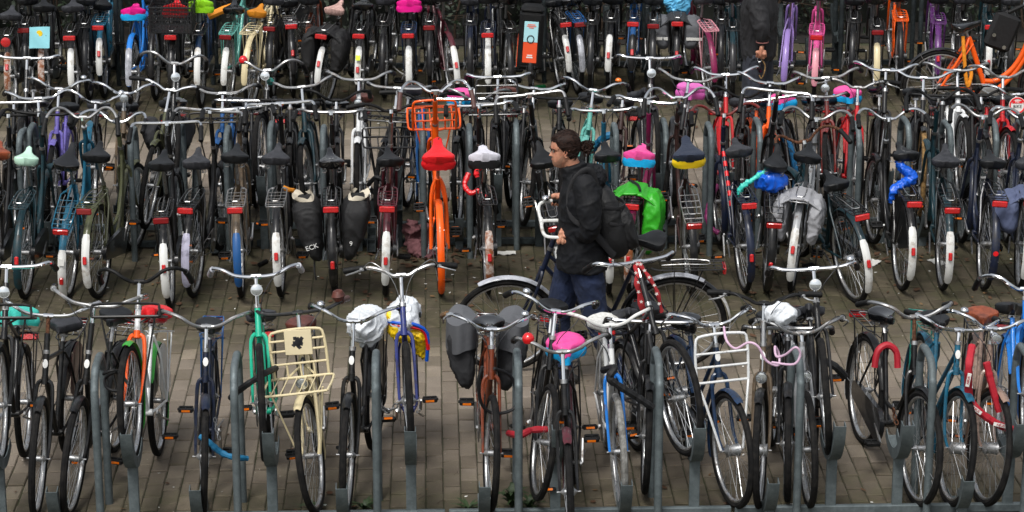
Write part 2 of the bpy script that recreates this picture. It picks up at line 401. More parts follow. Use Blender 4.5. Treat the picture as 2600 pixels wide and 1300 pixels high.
def m_lamp_body(): return MB().lathe([(.006, -.07), (.018, -.062), (.031, -.03), (.036, 0), (.037, .006)], 14, RY(PI / 2))
def m_lamp_glass(): return MB().lathe([(.0335, .0), (.033, .008), (.02, .013), (.004, .015)], 14, RY(PI / 2))
def m_pedal(): 
    b = MB()
    for s in (-1, 1): b.box((s * .033, .048, 0), (.018, .088, .024), bev=.004)
    b.tube([(0, 0, 0), (0, .10, 0)], .009, 6)
    for y in (.008, .05, .09): b.box((0, y, 0), (.06, .007, .018))
    return b
def m_pedal_refl(): return MB().box((0, 0, 0), (.004, .052, .013))
def m_chaincase():
    p = []; c1, r1, c2, r2 = BB, .105, (0, WR), .062
    for k in range(13): a = -PI / 2 + .12 + PI * k / 12; p.append((c1[0] + r1 * math.cos(a), c1[1] + r1 * math.sin(a)))
    for k in range(9): a = PI / 2 + .12 + PI * k / 8; p.append((c2[0] + r2 * math.cos(a), c2[1] + r2 * math.sin(a)))
    return MB().prism(p, -.078, -.048)
def m_chain():
    b = MB(); b.lathe([(.02, -.004), (.088, -.004), (.094, 0), (.088, .004), (.02, .004)], 26, T((BB[0], -.055, BB[1])) @ RX(PI / 2))
    b.lathe([(.01, -.004), (.035, -.004), (.038, 0), (.035, .004), (.01, .004)], 14, T((0, -.055, WR)) @ RX(PI / 2))
    b.tube([(BB[0], -.055, BB[1] + .093), (0, -.055, WR + .037)], .004, 4); b.tube([(BB[0], -.055, BB[1] - .093), (0, -.055, WR - .037)], .004, 4)
    return b
def m_guard():                                   # coat guard sheets both sides of rear wheel
    b = MB()
    for s in (-1, 1):
        p = []
        for k in range(9): a = R_(65 + 100 * k / 8); p.append((.365 * math.cos(a), WR + .365 * math.sin(a)))
        p += [(-.16, WR + .02), (-.02, WR - .02), (.10, WR + .06), (.19, WR + .10)]
        b.prism(p, s * .037, s * .0395)
    return b
def m_crank(s):
    return MB().tube([(0, 0, 0), (0, s * .012, 0)], .018, 8).tube([(0, s * .012, 0), (.168, s * .02, 0)], [.011, .008], 6)
def m_rack(kind=0):
    b = MB(); z = .795; w = .068
    xr = -.30 if kind != 2 else -.26
    b.tube(smooth([(.16, -.03, z), (.12, -w, z), (xr + .03, -w, z), (xr, -w + .025, z), (xr, w - .025, z), (xr + .03, w, z), (.12, w, z), (.16, .03, z)], 2), .0052, 6)
    for x in (.05, -.03, -.11, -.19, -.25): b.tube([(x, -w, z), (x, w, z)], .0038, 5)
    if kind == 1:
        for y in (-.04, 0, .04): b.tube([(.1, y, z + .004), (xr, y, z + .004)], .0035, 5)
    for s in (-1, 1):
        b.tube([(-.17, s * w, z), (-.005, s * .062, WR)], .0052, 5); b.tube([(.02, s * w, z), (-.005, s * .062, WR)], .004, 5)
        b.tube([(.14, s * .05, z), (.27, s * .016, .78)], .004, 5)
    return b
def m_clamp(): 
    return MB().tube(smooth([(.10, -.03, .812), (-.05, -.035, .822), (-.2, -.03, .815), (-.22, 0, .814), (-.2, .03, .815), (-.05, .035, .822), (.10, .03, .812)], 2), .003, 4)
def m_refl(): return MB().box((-.315, 0, .772), (.022, .114, .050), bev=.008)
def m_refl_round(): return MB().lathe([(.03, -.01), (.046, -.008), (.046, .004), (.03, .01)], 16, T((-.315, 0, .77)) @ RY(-PI / 2))
def m_tail_refl():
    a = R_(178); return MB().box((0, 0, 0), (.016, .030, .062), bev=.006)
def m_struts():
    b = MB()
    for s in (-1, 1): b.tube([(.0, s * .055, 0), (-.375, s * .027, -.02)], .0024, 4); b.tube([(.0, s * .055, 0), (-.2, s * .027, .318)], .0024, 4)
    return b
def m_fork(straight=False):
    b = MB()
    for s in (-1, 1):
        if straight: pts = [(.885, s * .02, .765), (.895, s * .045, .735), (.93, s * .052, .64), (1.12, s * .052, .355)]
        else: pts = [(.885, s * .02, .765), (.893, s * .045, .735), (.935, s * .052, .60), (.99, s * .052, .46), (1.04, s * .052, .395), (1.12, s * .052, .355)]
        b.tube(smooth(pts, 3), [.014, .0085], 7)
    b.tube([(.88, 0, .79), (.89, 0, .745)], .021, 9)
    return b
def m_frame(ft):
    b = MB(); y0 = 0
    b.tube([(BB[0], 0, BB[1]), (ST[0], 0, ST[1] + .02)], .0155, 9)
    b.tube([(HB[0], 0, HB[1]), (HT[0], 0, HT[1])], .0185, 10)
    b.tube([(BB[0], -.035, BB[1]), (BB[0], .035, BB[1])], .022, 10)
    for s in (-1, 1):
        b.tube([(.30, s * .016, .765), (.22, s * .045, .66), (0, s * .058, WR)], [.009, .007], 6)
        b.tube([(BB[0], s * .03, BB[1]), (.36, s * .045, .305), (0, s * .058, WR)], [.011, .008], 6)
    if ft == 'heren':
        b.tube([(.295, 0, .765), (.842, 0, .888)], .0145, 9); b.tube([(HB[0] - .01, 0, HB[1] + .02), (BB[0], 0, BB[1])], .0165, 9)
    elif ft == 'dames':
        b.tube([(.845, 0, .885), (.415, 0, .445)], .0135, 9); b.tube([(HB[0] - .01, 0, HB[1] + .02), (BB[0], 0, BB[1])], .0155, 9)
    elif ft == 'fat':
        b.tube([(.45, 0, .30), (.255, 0, .83)], .021, 10); [b.tube(smooth([(.255, s * .018, .82), (.20, s * .055, .70), (0, s * .066, WR)], 3), .0125, 8) for s in (-1, 1)]
        b.tube(smooth([(.84, 0, .92), (.80, 0, .72), (.70, 0, .53), (.55, 0, .41), (.43, 0, .40)], 5), .024, 12)
        b.tube(smooth([(.872, 0, .80), (.80, 0, .62), (.70, 0, .46), (.58, 0, .34), (BB[0], 0, BB[1])], 5), .024, 12)
        b.tube([(HB[0], 0, HB[1]), (HT[0], 0, HT[1] + .05)], .027, 12)
    elif ft == 'wave':
        b.tube(smooth([(.855, 0, .85), (.77, 0, .62), (.64, 0, .42), (.54, 0, .33), (BB[0], 0, BB[1])], 4), .022, 10)
    else:
        b.tube(smooth([(.845, 0, .89), (.79, 0, .66), (.69, 0, .49), (.56, 0, .42), (.425, 0, .42)], 4), .0125, 8)
        b.tube(smooth([(.868, 0, .80), (.80, 0, .60), (.70, 0, .42), (.60, 0, .33), (BB[0], 0, BB[1])], 4), .0155, 9)
    return b
def m_headset(): 
    b = MB()
    for (x, z) in ((HT[0], HT[1]),): 
        d = (Vector((HT[0], 0, HT[1])) - Vector((HB[0], 0, HB[1]))).normalized(); c = Vector((x, 0, z)); b.tube([c - d * .012, c + d * .012], .022, 10)
    return b
def m_frontrack(kind):
    b = MB(); r = .0082
    if kind in ('shelf', 'both'):
        z = .80 if kind == 'both' else .87; x0, x1, w = .96, 1.26, .20
        b.tube(smooth([(x0, -w + .03, z), (x0 + .03, -w, z), (x1 - .04, -w, z), (x1, -w + .04, z), (x1, w - .04, z), (x1 - .04, w, z), (x0 + .03, w, z), (x0, w - .03, z)], 3), r, 7, close=True)
        for k in range(1, 7): b.tube([(x0, -w + 2 * w * k / 7, z), (x1, -w + 2 * w * k / 7, z)], .0045, 5)
        for s in (-1, 1): b.tube([(x1 - .08, s * w * .8, z), (1.12, s * .066, .36)], .006, 6)
        if kind == 'shelf': b.tube(smooth([(x1, -w, z + .0), (x1, -w, z + .05), (x1, -w + .04, z + .075), (x1, w - .04, z + .075), (x1, w, z + .05), (x1, w, z)], 3), r, 7)
        for s in (-1, 1): b.tube([(.875, s * .02, .84), (x0, s * .09, z)], .007, 6)
    if kind in ('both', 'loop'):
        z = .80 if kind == 'both' else .74; w = .165; h = .285; x = .955
        b.tube(smooth([(x, -w, z), (x - .03, -w, z + h - .05), (x - .035, -w + .05, z + h), (x - .035, w - .05, z + h), (x - .03, w, z + h - .05), (x, w, z)], 3), r * 1.1, 8)
        for q in ((.33, .62) if kind == 'loop' else (.3, .58, .8)): b.tube([(x - .03 * q, -w, z + h * q), (x - .03 * q, w, z + h * q)], r * .9, 7)
        if kind == 'both':
            for q in (-.5, 0, .5): b.tube([(x, w * q, z), (x - .009, w * q, z + h * .3)], r * .8, 6)
            b.tube([(x, -w, z), (x, w, z)], r, 7)
        if kind == 'loop':
            b.tube([(x, -w, z), (x, w, z)], r, 7)
            for s in (-1, 1): b.tube(smooth([(x, s * w, z), (1.02, s * .13, .62), (1.12, s * .07, .36)], 3), r, 6)
    return b
def m_kick(): return MB().tube([(.40, .05, .27), (.10, .085, .235)], [.008, .006], 6)

def solve(sp):
    """find x, yaw and lean of a bike from the columns of its near wheel, saddle and bar"""
    face = sp['face']; yaw0 = -PI / 2 if face else PI / 2
    pitch = math.asin(sp['lift'] / WB)
    sz, bz = sp['sz'], sp['bz']
    nearl = Vector((WB, 0, WR)) if face else Vector((0, 0, WR))
    sl = Vector((ST[0] - (sz - .80) * .39, 0, sz)); bl = Vector((HT[0] - (bz - .93) * .3, 0, bz))
    Y = sp['Y']
    def mtx(X, yaw, lean):
        Rm = RZ(yaw0 + yaw) @ RY(-pitch) @ RX(lean)
        ax = Rm.to_3x3() @ Vector((0, 1, 0)); c = Rm @ Vector((0, 0, WR)); zo = WR * math.sqrt(1 - ax.z ** 2) - c.z
        n = Rm @ nearl
        return T((X, Y - n.y, zo)) @ Rm
    obs = [(nearl, sp['near'], 1.0), (sl, sp['sad'][0], .8), (bl, sp['bar'][0], 1.0)]
    p = [at_y(sp['near'], 650, Y).x, 0.0, 0.0]
    sg = [9, R_(7), R_(sp.get('sl', 3.2))]
    for it in range(6):
        def res(p):
            m = mtx(*p); return [(px(m @ l)[0] - x) / 8 * w_ for l, x, w_ in obs if x is not None] + [p[1] / sg[1], p[2] / sg[2]]
        r0 = np.array(res(p)); Jm = np.zeros((len(r0), 3))
        for k in range(3):
            q = list(p); q[k] += 1e-4; Jm[:, k] = (np.array(res(q)) - r0) / 1e-4
        d = np.linalg.lstsq(Jm, -r0, rcond=None)[0]; p = [a + b for a, b in zip(p, d)]
    return mtx(*p), p
ROWS = {}
BIKES = []
def bike(row, near, sad, bar, label, lift=0, ft='oma', col='black', bt='M', bc='chrome', sc='saddle_black', gc='black_plastic', fc=None, tail='white_enamel', rack='black',
         refl='refl_red', tref=True, fr=None, frc='black', lamp=0, bell=0, guard=None, case=None, tyre='rubber', fork=None, fst=False, steer=0, dy=0, levers=False, rk=0,
         cr=None, ffend=True, rfend=True, bx=None, wide=1.2, mtx=None, stem='chrome', sv=None, tw=.0225, badge=None, drum=False, seatpost='chrome_dull', group=True, kick=True, sl=3.2):
    face, Y0 = ROWS[row] if row in ROWS else (False, 0)
    sp = dict(face=face, Y=Y0 + dy, lift=(.37 if lift == 1 else lift) + (.03 if lift == 0 else 0), near=near, sad=sad, bar=bar, sz=.97, bz=1.10, sl=sl)
    if mtx is None:
        for it in range(4):
            m, p = solve(sp)
            for key, l, lo, hi in (('sz', 'sad', .88, 1.10), ('bz', 'bar', .99, 1.30)):
                o = sp[l]
                if o[1] is None: continue
                z = sp[key]; q = Vector((ST[0] - (z - .80) * .39, 0, z)) if key == 'sz' else Vector((HT[0] - (z - .93) * .3, 0, z))
                e = px(m @ q)[1] - o[1]; sp[key] = min(hi, max(lo, z + e / 300 * .8))
        m, p = solve(sp)
    else: m = mtx; sp['sz'], sp['bz'] = sad, bar
    root = empty('bicycle', m, label, 'bicycle', 'parked city bicycles in the racks' if group else None)
    rs = random.Random(hash(label) % 1000 if False else sum(map(ord, label)))
    fk = fork or col; fc = fc or col
    if bc == 'chrome' and rs.random() < .3: bc = 'chrome_dull'
    if refl == 'refl_red' and rs.random() < .15: refl = 'refl_dark'
    sz, bz = sp['sz'], sp['bz']
    steer = R_(steer if steer else rs.uniform(-5, 5))
    hb = Vector((HB[0], 0, HB[1])); ax = (Vector((HT[0], 0, HT[1])) - hb).normalized()
    S = T(hb) @ Matrix.Rotation(steer, 4, ax) @ T(-hb)
    def part(name, me, mt, mx=None, par=None): return obj(name, me, mt, par or root, mx)
    part('frame', cm(('frame', ft), lambda: m_frame(ft)), col)
    part('headset', cm('headset', m_headset), 'chrome_dull')
    part('fork', cm(('fork', fst), lambda: m_fork(fst)), fk, S)
    def wheel(name, mx):
        t = part(name, cm(('tyre', tw), lambda: m_tyre(tw)), tyre, mx)
        obj('rim', cm('rim', m_rim), 'steel_rim', t)
        s = obj('spokes', cm('spokes', m_spokes), 'spoke', t); s['kind'] = 'stuff'
        obj('hub', cm(('hub', drum), lambda: m_hub(drum)), 'alloy', t)
    wheel('front_wheel', S @ T((WB, 0, WR)) @ RY(rs.uniform(0, 6))); wheel('rear_wheel', T((0, 0, WR)) @ RY(rs.uniform(0, 6)))
    if ffend: part('front_mudguard', cm('ff', lambda: m_fender(68, 205)), fc, S @ T((WB, 0, WR)))
    if rfend:
        part('rear_mudguard', cm('rfT', lambda: m_fender(18, 187, n=34)) if row == 'T' else cm('rf', lambda: m_fender(18, 208, n=34)), fc, T((0, 0, WR)))
        part('mudguard_stay', cm('struts', m_struts), 'chrome_dull', T((0, 0, WR)))
        if tail:
            tl = part('mudguard_tail', cm('tailT', lambda: m_fender(128, 186, rad=.3805, hw=.0295, n=12)) if row == 'T' else cm('tail', lambda: m_fender(141, 207, rad=.3805, hw=.0295, n=12)), tail, T((0, 0, WR)))
            if tref:
                a = R_((160 if row == 'T' else 174) + rs.uniform(-8, 10)); obj('tail_reflector', cm('tref', m_tail_refl), 'refl_red', tl, T((.388 * math.cos(a), 0, .388 * math.sin(a))) @ RY(-(a - PI)))
    sx = ST[0] - (sz - .80) * .39
    part('seat_post', MB().tube([(ST[0], 0, ST[1]), (sx, 0, sz - .045)], .0128, 8), seatpost)
    if wide == 1.2: wide = rs.choice((1.24, 1.32, 1.38))
    if sc == 'saddle_black': sc = rs.choice(('saddle_black', 'saddle_black', 'saddle_black', 'saddle_worn', 'saddle_gloss'))
    sd_ = part('saddle', cm(('saddle', wide), lambda: m_saddle(wide)), sc, T((sx, 0, sz)) @ RZ(R_(rs.uniform(-7, 7))) @ RX(R_(rs.uniform(-3, 3))) @ RY(R_(rs.uniform(-12, -5) if not face else rs.uniform(-6, 0))))
    obj('saddle_spring', cm('springs', m_springs), 'chrome_dull', sd_)
    bxp = HT[0] - (bz - .93) * .3
    if bz > 1.13:
        zt = bz - .10; part('head_tube', MB().tube([(HT[0], 0, HT[1]), (HT[0] - (zt - .93) * .3, 0, zt)], .0185, 10), col if bt != 'mtb' else 'chrome_dull', S)
    part('stem', MB().tube([(HT[0], 0, HT[1]), (bxp - .0, 0, bz - .012)], .0125, 8).tube([(bxp - .008, 0, bz - .02), (bxp, 0, bz + .008)], .018, 8), stem, S)
    Bm = S @ T((bxp, 0, bz))
    hbm = part('handlebar', cm(('bar', bt), lambda: m_bar(bt)), bc, Bm)
    for s in (-1, 1): obj('grip', cm(('grip', bt, s), lambda: m_grip(bt, s)), gc, hbm)
    if levers:
        for s in (-1, 1): obj('brake_lever', cm(('lever', bt, s), lambda: m_lever(bt, s)), 'alloy', hbm)
        p0 = [Vector((a.x, a.y, a.z)) for a in smooth(BARS[bt], 4)][-8]; cb = MB()
        for s in (-1, 1):
            q = Vector((p0.x, s * p0.y, p0.z)); cb.tube(smooth([q + Vector((.02, 0, -.01)), q + Vector((.10, -s * .06, .03)), (.09, s * .06, -.02), (.06, s * .01, -.18), (.09, 0, -.30)], 4), .0026, 5)
        part('brake_cable', cb, 'decal_dark' if levers is True else levers, Bm)
    if not levers and rs.random() < .6:
        q0 = Vector((bxp, 0, bz)); sg_ = rs.choice((-1, 1)); e = rs.uniform(.05, .16)
        part('cable', MB().tube(smooth([q0 + Vector((-.01, sg_ * .17, .03)), q0 + Vector((e, sg_ * .11, .01 - e * .3)), q0 + Vector((e * .9, sg_ * .03, -.14)), Vector((HT[0] + .03, sg_ * .012, .80)), Vector((HB[0] + .03, sg_ * .03, .70))], 4), .0028, 5), 'decal_dark', S)
    if bell:
        P = [a for a in smooth(BARS[bt], 4)]; s = 1 if bell in (1, 'R', 'r') else -1; q = P[int(len(P) * .55)]
        bm_ = {1: 'chrome', -1: 'chrome', 'R': 'red_plastic', 'L': 'red_plastic', 'r': 'refl_amber'}.get(bell, 'chrome')
        part('bell', cm('bigbell', m_bigbell) if bell in ('R', 'L') else cm('bell', m_bell), bm_, Bm @ T((q.x - .01, s * q.y, q.z + .012)))
    if lamp:
        q = Vector((HT[0] + .075, 0, HT[1] + (.045 if lamp != 2 else .10)))
        if lamp == 3: q = Vector((.99, 0, .77))
        lb = part('headlight', cm('lampb', m_lamp_body), 'chrome' if lamp != 4 else 'black_plastic', S @ T(q) @ RY(R_(8)))
        obj('lens', cm('lampg', m_lamp_glass), 'glass_lamp', lb)
        part('lamp_bracket', MB().tube([(HT[0] + .015, 0, HT[1] - .02), (q.x - .04, 0, q.z - .02)], .006, 5), 'chrome_dull', S)
    if rack:
        rr = part('luggage_rack', cm(('rack', rk), lambda: m_rack(rk)), rack); obj('spring_clamp', cm('clamp', m_clamp), 'chrome_dull', rr)
        if refl: part('rear_reflector', cm('reflr' if refl == 'round' else 'refl', m_refl_round if refl == 'round' else m_refl), 'refl_red' if refl == 'round' else refl, T((.0 if rk != 2 else .04, 0, 0)) @ RX(0))
    if case is None: case = rs.random() < .55
    part('chain_case' if case else 'chain_drive', cm(('cc', case), m_chaincase if case else m_chain), ('black_gloss' if case else 'chrome_dull'))
    ca = cr if cr is not None else rs.uniform(0, 2 * PI)
    for s, a in ((-1, ca), (1, ca + PI)):
        c = part('crank', cm(('crank', s), lambda: m_crank(s)), 'chrome_dull', T((BB[0], s * .06, BB[1])) @ RY(-a))
        e = Vector((BB[0] + .168 * math.cos(a), s * .085, BB[1] + .168 * math.sin(a)))
        pd = part('pedal', cm('pedal', m_pedal), 'black_plastic', T(e) @ RZ(0 if s > 0 else PI) @ RY(R_(rs.uniform(-20, 20))))
        if rs.random() < (.9 if row in 'AF' else .4):
            for q in (-.0435, .0435): obj('pedal_reflector', cm('predal', m_pedal_refl), 'refl_amber', pd, T((q, .048, 0)))
    if guard is None and col == 'black' and rs.random() < .35 and bt != 'mtb': guard = 'black'
    if guard: part('coat_guard', cm('guard', m_guard), guard)
    if kick: part('kickstand', cm('kick', m_kick), 'chrome_dull')
    if badge: part('head_badge', cm('badge', lambda: MB().lathe([(.004, 0), (.013, .0), (.013, .003), (.004, .004)], 12, Matrix.Scale(1.7, 4, (1, 0, 0)))), badge, T((HT[0] + .0385, 0, .868)) @ RY(R_(90 - 17)) @ Matrix.Scale(1.25, 4))
    if fr: part('front_rack', cm(('fr', fr), lambda: m_frontrack(fr)), frc, S)
    root['_sz'] = sz; root['_bz'] = bz; root['_sx'] = sx; root['_bx'] = bxp
    B = dict(root=root, m=m, S=S, sz=sz, bz=bz, sx=sx, bx=bxp, Bm=Bm, sad=m @ T((sx, 0, sz)), sp=sp)
    for k in ('_sz', '_bz', '_sx', '_bx'): del root[k]
    BIKES.append(B); return B
# ------------------------------------------------------------------ bicycle racks
def m_hoop(h=1.0, d=.42, r=.024, lean=0.0):
    p = [(0, 0, 0), (0, 0, h - .20), (0, .015, h - .10), (0, .06, h - .03), (0, .12, h), (0, d - .12, h), (0, d - .06, h - .03), (0, d - .015, h - .10), (0, d, h - .20), (0, d, 0)]
    return MB().tube(smooth(p, 3), r, 12)
def m_gutter(up):                                 # U channel that holds a front wheel; wheel centre at y=0, channel follows the tyre
    b = MB(); R = WR + .012; zc = (.37 if up else .04) + WR
    a0, a1 = (-172, -60) if up else (-168, -75)
    n = 12; pr = [(-.034, -.055), (-.034, .012), (.034, .012), (.034, -.055), (.029, -.055), (.029, .007), (-.029, .007), (-.029, -.055)]
    def f(u, v):
        a = R_(a0 + (a1 - a0) * u); q = pr[int(round(v * 8)) % 8]; rr = R + q[1]
        return (q[0], rr * math.cos(a) , zc + rr * math.sin(a))
    b.grid(f, n, 8, False, True); b.f.append(tuple(range(8))); b.f.append(tuple((n - 1) * 8 + j for j in range(8)))
    return b
def m_post(up):
    b = MB(); z = (.37 if up else .04)
    if up: b.box((0, -.10, (z + .03) / 2), (.062, .03, z + .04), bev=.003)
    else: b.box((0, -.2, .07), (.062, .012, .14), bev=.003)
    return b
def rack(Y0, hoops, ups, lows, x0, x1, label, matn='galv', face=1, h=1.0, rails=(-.02,)):
    """Y0: wheel centre line; hoops/ups/lows are world x"""
    root = empty('bicycle_rack', T((0, Y0, 0)), label, 'bicycle rack', 'galvanised bicycle rack sections')
    for y in rails:
        obj('base_rail', MB().box(((x0 + x1) / 2, y, .045), (x1 - x0, .04, .05), bev=.004), matn, root)
    for x in hoops: obj('hoop', cm(('hoop', h), lambda: m_hoop(h)), 'galv' if abs(Y0 - YT) > .1 else matn, root, T((x, (-.20) * 1.0, 0)))
    for k, xs in ((1, ups), (0, lows)):
        for x in xs:
            obj('wheel_gutter', cm(('gut', k), lambda: m_gutter(k)), matn, root, T((x, 0, 0)) @ RZ(0 if face > 0 else PI))
            obj('gutter_post', cm(('gpost', k), lambda: m_post(k)), matn, root, T((x, 0, 0)) @ RZ(0 if face > 0 else PI))
YA = dist(1162, .355); YF = dist(630, .355) + WB * .98; YB = dist(464, .5); YT = dist(176, .355) + WB
def wx(x, Y, z=.5): return at_y(x, px((0, Y, z))[1], Y).x
def rows(Y, secs, labs, z=.7, face=1, m='galv', h=1.0, rails=(-.02,)):
    for (x0, x1, hs, us, ls), lb in zip(secs, labs):
        rack(Y, [wx(x, Y, z) for x in hs], [wx(x, Y, z) for x in us], [wx(x, Y, z) for x in ls], wx(x0, Y, 0), wx(x1, Y, 0), lb, m, face, h, rails)
rows(YA, [(-150, 425, [-100, 253], [-5, 335], [142]), (435, 1130, [602, 956], [688, 1042], [501, 868]), (1140, 1850, [1314, 1667], [1409, 1763], [1227, 1583]), (1860, 2800, [2019, 2349, 2595], [2111, 2280, 2562], [1950, 2438])],
     ['galvanised rack section holding the leftmost bicycles of the front row', 'galvanised rack section holding the mint green, cream and cobalt blue bicycles', 'galvanised rack section holding the copper brown and white blue bicycles', 'galvanised rack section holding the bronze and petrol green bicycles at front right'], h=.99, rails=(dist(1300, .05) - YA,))
rows(YF, [(-150, 640, [60, 340, 580], [100, 300, 490, 620], [200, 400, 540]), (650, 1260, [823, 1075, 1192], [720, 1100, 1010], [850, 940, 1225]), (1270, 1930, [1560, 1799], [1370, 1640, 1745, 1480], [1520, 1610, 1880]), (1940, 2800, [2170, 2400, 2590], [1975, 2130, 2400], [2060, 2270, 2500])],
     ['dark galvanised rack section under the mint saddled and petrol blue bicycles', 'dark galvanised rack section under the orange and burgundy bicycles', 'dark galvanised rack section behind the walking man', 'dark galvanised rack section under the teal bicycle that leans left'], m='galv_dark', face=-1, h=1.0, rails=(dist(603, .07) - YF,))
rows(YB, [(-150, 750, [83, 460, 690], [57, 434, 668], [128, 305, 560]), (760, 1400, [1072, 1310], [1262], [909, 1164, 975]), (1410, 2000, [1685, 1921], [1659, 1846], [1470]), (2010, 2800, [2295, 2514], [2240, 2443], [2110, 2340])],
     ['grey hoop rack on the far side behind the purple and olive bicycles', 'grey hoop rack on the far side behind the orange front carrier', 'grey hoop rack on the far side near the red bicycle with flat bar', 'grey hoop rack on the far side near the white bicycle with thick fork'], h=.98, rails=(dist(566, .05) - YB,))
rows(YT, [(-150, 600, [60, 300, 540], [110, 330, 500], [30, 190, 260, 440]), (610, 1250, [800, 1110], [635, 913, 1043], [742, 820, 1243]), (1260, 1900, [1380, 1640, 1880], [1350, 1545, 1718], [1460, 1605, 1803]), (1910, 2800, [2130, 2330, 2560], [1990, 2130], [2068, 2240, 2378, 2500])],
     ['dark rack section at the foot of the hedge behind the pale blue sheet', 'dark rack section at the foot of the hedge behind the cream bicycle', 'dark rack section at the foot of the hedge behind the delivery box', 'dark rack section at the foot of the hedge with empty slots beside the pink bicycle'], m='galv_dark', face=-1, rails=(dist(158, .07) - YT,))
# ------------------------------------------------------------------ the parked bicycles (columns and rows read off the place: wheel, saddle, handlebar)
ROWS['A'] = (True, dist(1162, .355)); ROWS['F'] = (False, dist(630, .355)); ROWS['B'] = (True, dist(464, .5)); ROWS['T'] = (False, dist(176, .355))
A = {}; F = {}; Bk = {}; Tt = {}
# front row, facing the camera, left to right
A[1] = bike('A', -2, (45, 820), (18, 678), 'black bicycle with black front carrier and chrome lamp leftmost in the front row', lift=1, fr='shelf', bt='flat', lamp=2, ft='heren', case=False)
A[2] = bike('A', 92, (160, 830), (127, 802), 'black bicycle with rusty stem and burgundy straps on its rack, second in the front row', bt='rise', stem='rusty', badge='decal_white', guard='burgundy', gc='grey_enamel', lamp=0, ft='heren')
A[3] = bike('A', 182, (288, 808), (243, 776), 'black bicycle with white triangle badge, its chrome handlebar kinked up at the left end', bt='rise', badge='decal_white', gc='chrome', case=True)
A[4] = bike('A', 333, (388, 812), (353, 715), 'white and green bicycle with orange fork, wavy black handlebar and black front carrier', lift=1, bt='M', bc='black_plastic', fr='shelf', frc='black', col='white', fork='orange', fc='green', guard='white_enamel', sc='red_plastic', ft='dames', tail=None, rack='white', refl=None)
A[5] = bike('A', 514, (530, 832), (528, 829), 'dark navy bicycle with round black saddle behind its gull wing chrome handlebar and blue rack', bt='M', col='navy', rack='blue', badge='decal_white', case=False, cr=R_(70), wide=1.05)
A[6] = bike('A', 665, (667, 820), (646, 702), 'mint green bicycle with straight fork and teardrop chrome headlight', lift=1, bt='rise', col='mint', fst=True, ft='heren', lamp=2, ffend=False, case=False, fc='black', gc='grey_enamel')
A[7] = bike('A', 800, (770, 830), (749, 794), 'cream bicycle with brown saddle, black handlebar and cream front carrier with square plate', bt='flat', bc='black_gloss', col='cream', sc='saddle_brown', gc='brown_grip', fr='both', frc='cream', lamp=3, steer=-10, bell=0, ft='heren', badge='decal_dark', tail=None)
A[8] = bike('A', 879, (937, 815), (895, 815), 'slim black bicycle with chrome gull wing handlebar, its saddle wrapped in white plastic', bt='M', bell=-1, badge='decal_white', ft='oma', guard='black', case=True)
A[9] = bike('A', 1037, (1030, 812), (1013, 699), 'cobalt blue bicycle with high chrome riser handlebar, brake levers and white disc lamp', lift=1, bt='mtb', col='cobalt', fst=True, ffend=False, levers='chrome_dull', lamp=0, case=False, ft='heren', cr=R_(200), fc='cobalt', rfend=False)
A[10] = bike('A', 1243, (1240, 830), (1252, 836), 'copper brown bicycle with cork grips, brake levers and grey panniers', bt='M', col='copper', gc='cork_grip', levers=True, ffend=False, fc='copper', ft='dames', fst=True, case=False, bell=1, rack='chrome_dull')
A[11] = bike('A', 1368, (1396, 785), (1422, 790), 'black bicycle leaning right with chrome bell, black saddle and wide open front wheel', bt='M', bell=-1, ft='heren', ffend=False, lift=.1, case=False, gc='black_plastic', refl='refl_red', steer=8)
A[12] = bike('A', 1445, (1441, 892), (1422, 893), 'black bicycle standing ahead of the rack with red bell and pink and blue saddle cover', bt='M', bell='L', dy=-.62, ft='dames', case=False, rack='black', fc='burgundy')
A[13] = bike('A', 1571, (1536, 835), (1544, 826), 'white bicycle with sky blue fork, grey tyres and white taped handlebar', bt='M', bc='white_enamel', col='white', fork='skyblue', fst=True, tyre='rubber_grey', sc='saddle_white', ffend=False, fc='white', ft='heren', case=False, rack=None, gc='black_plastic', rfend=False, cr=R_(20))
A[14] = bike('A', 1722, (1583, 800), (1619, 665), 'black bicycle leaning hard left with a red star scarf tied to its chrome handlebar', lift=1, bt='flat', ft='heren', case=False, ffend=False, cr=R_(250), sl=10)
A[15] = bike('A', 1858, (1745, 828), (1812, 825), 'dark blue bicycle with white front carrier of tubes', bt='M', col='darkblue', fr='loop', frc='white', case=True, badge='decal_white', lamp=0, ft='dames', levers=True, drum=True)
A[16] = bike('A', 1930, (1962, 812), (1935, 770), 'bronze bicycle with black riser handlebar and white brake levers', bt='mtb', bc='black_plastic', col='bronze', fork='bronze', levers=True, ft='heren', case=False, lamp=3, fc='black', badge='decal_white', drum=True)
A[17] = bike('A', 2053, (2008, 812), (2032, 845), 'silver grey bicycle with chrome handlebar and big chrome lamp beside the doubled grey hoop', bt='M', col='silver', levers=True, lamp=3, ft='dames', case=False, ffend=False)
A[18] = bike('A', 2098, (2062, 808), (2058, 683), 'black bicycle with straight chrome handlebar and round lamp held high, right of the bronze one', lift=1, bt='flat', lamp=2, ft='oma', bell=1, ffend=False, case=False)
A[19] = bike('A', 2332, (2238, 806), (2330, 805), 'weathered black bicycle turned askew with rusty stem and red ring lock on its rear wheel', bt='M', stem='rusty', ft='oma', guard=None, case=True, sc='saddle_black', wide=1.1, fork='black')
A[20] = bike('A', 2417, (2372, 832), (2446, 838), 'petrol green bicycle with teal rack and white badge, between weathered black and rose grey ones', bt='rise', col='petrol', rack='teal', badge='decal_white', ft='dames', case=False, drum=True)
A[21] = bike('A', 2497, (2494, 806), (2523, 834), 'rose grey bicycle with tan saddle, chrome lamp and padded red lock', bt='M', col='rose', sc='saddle_tan', lamp=1, bell=-1, ft='dames', case=False, steer=14, drum=True)
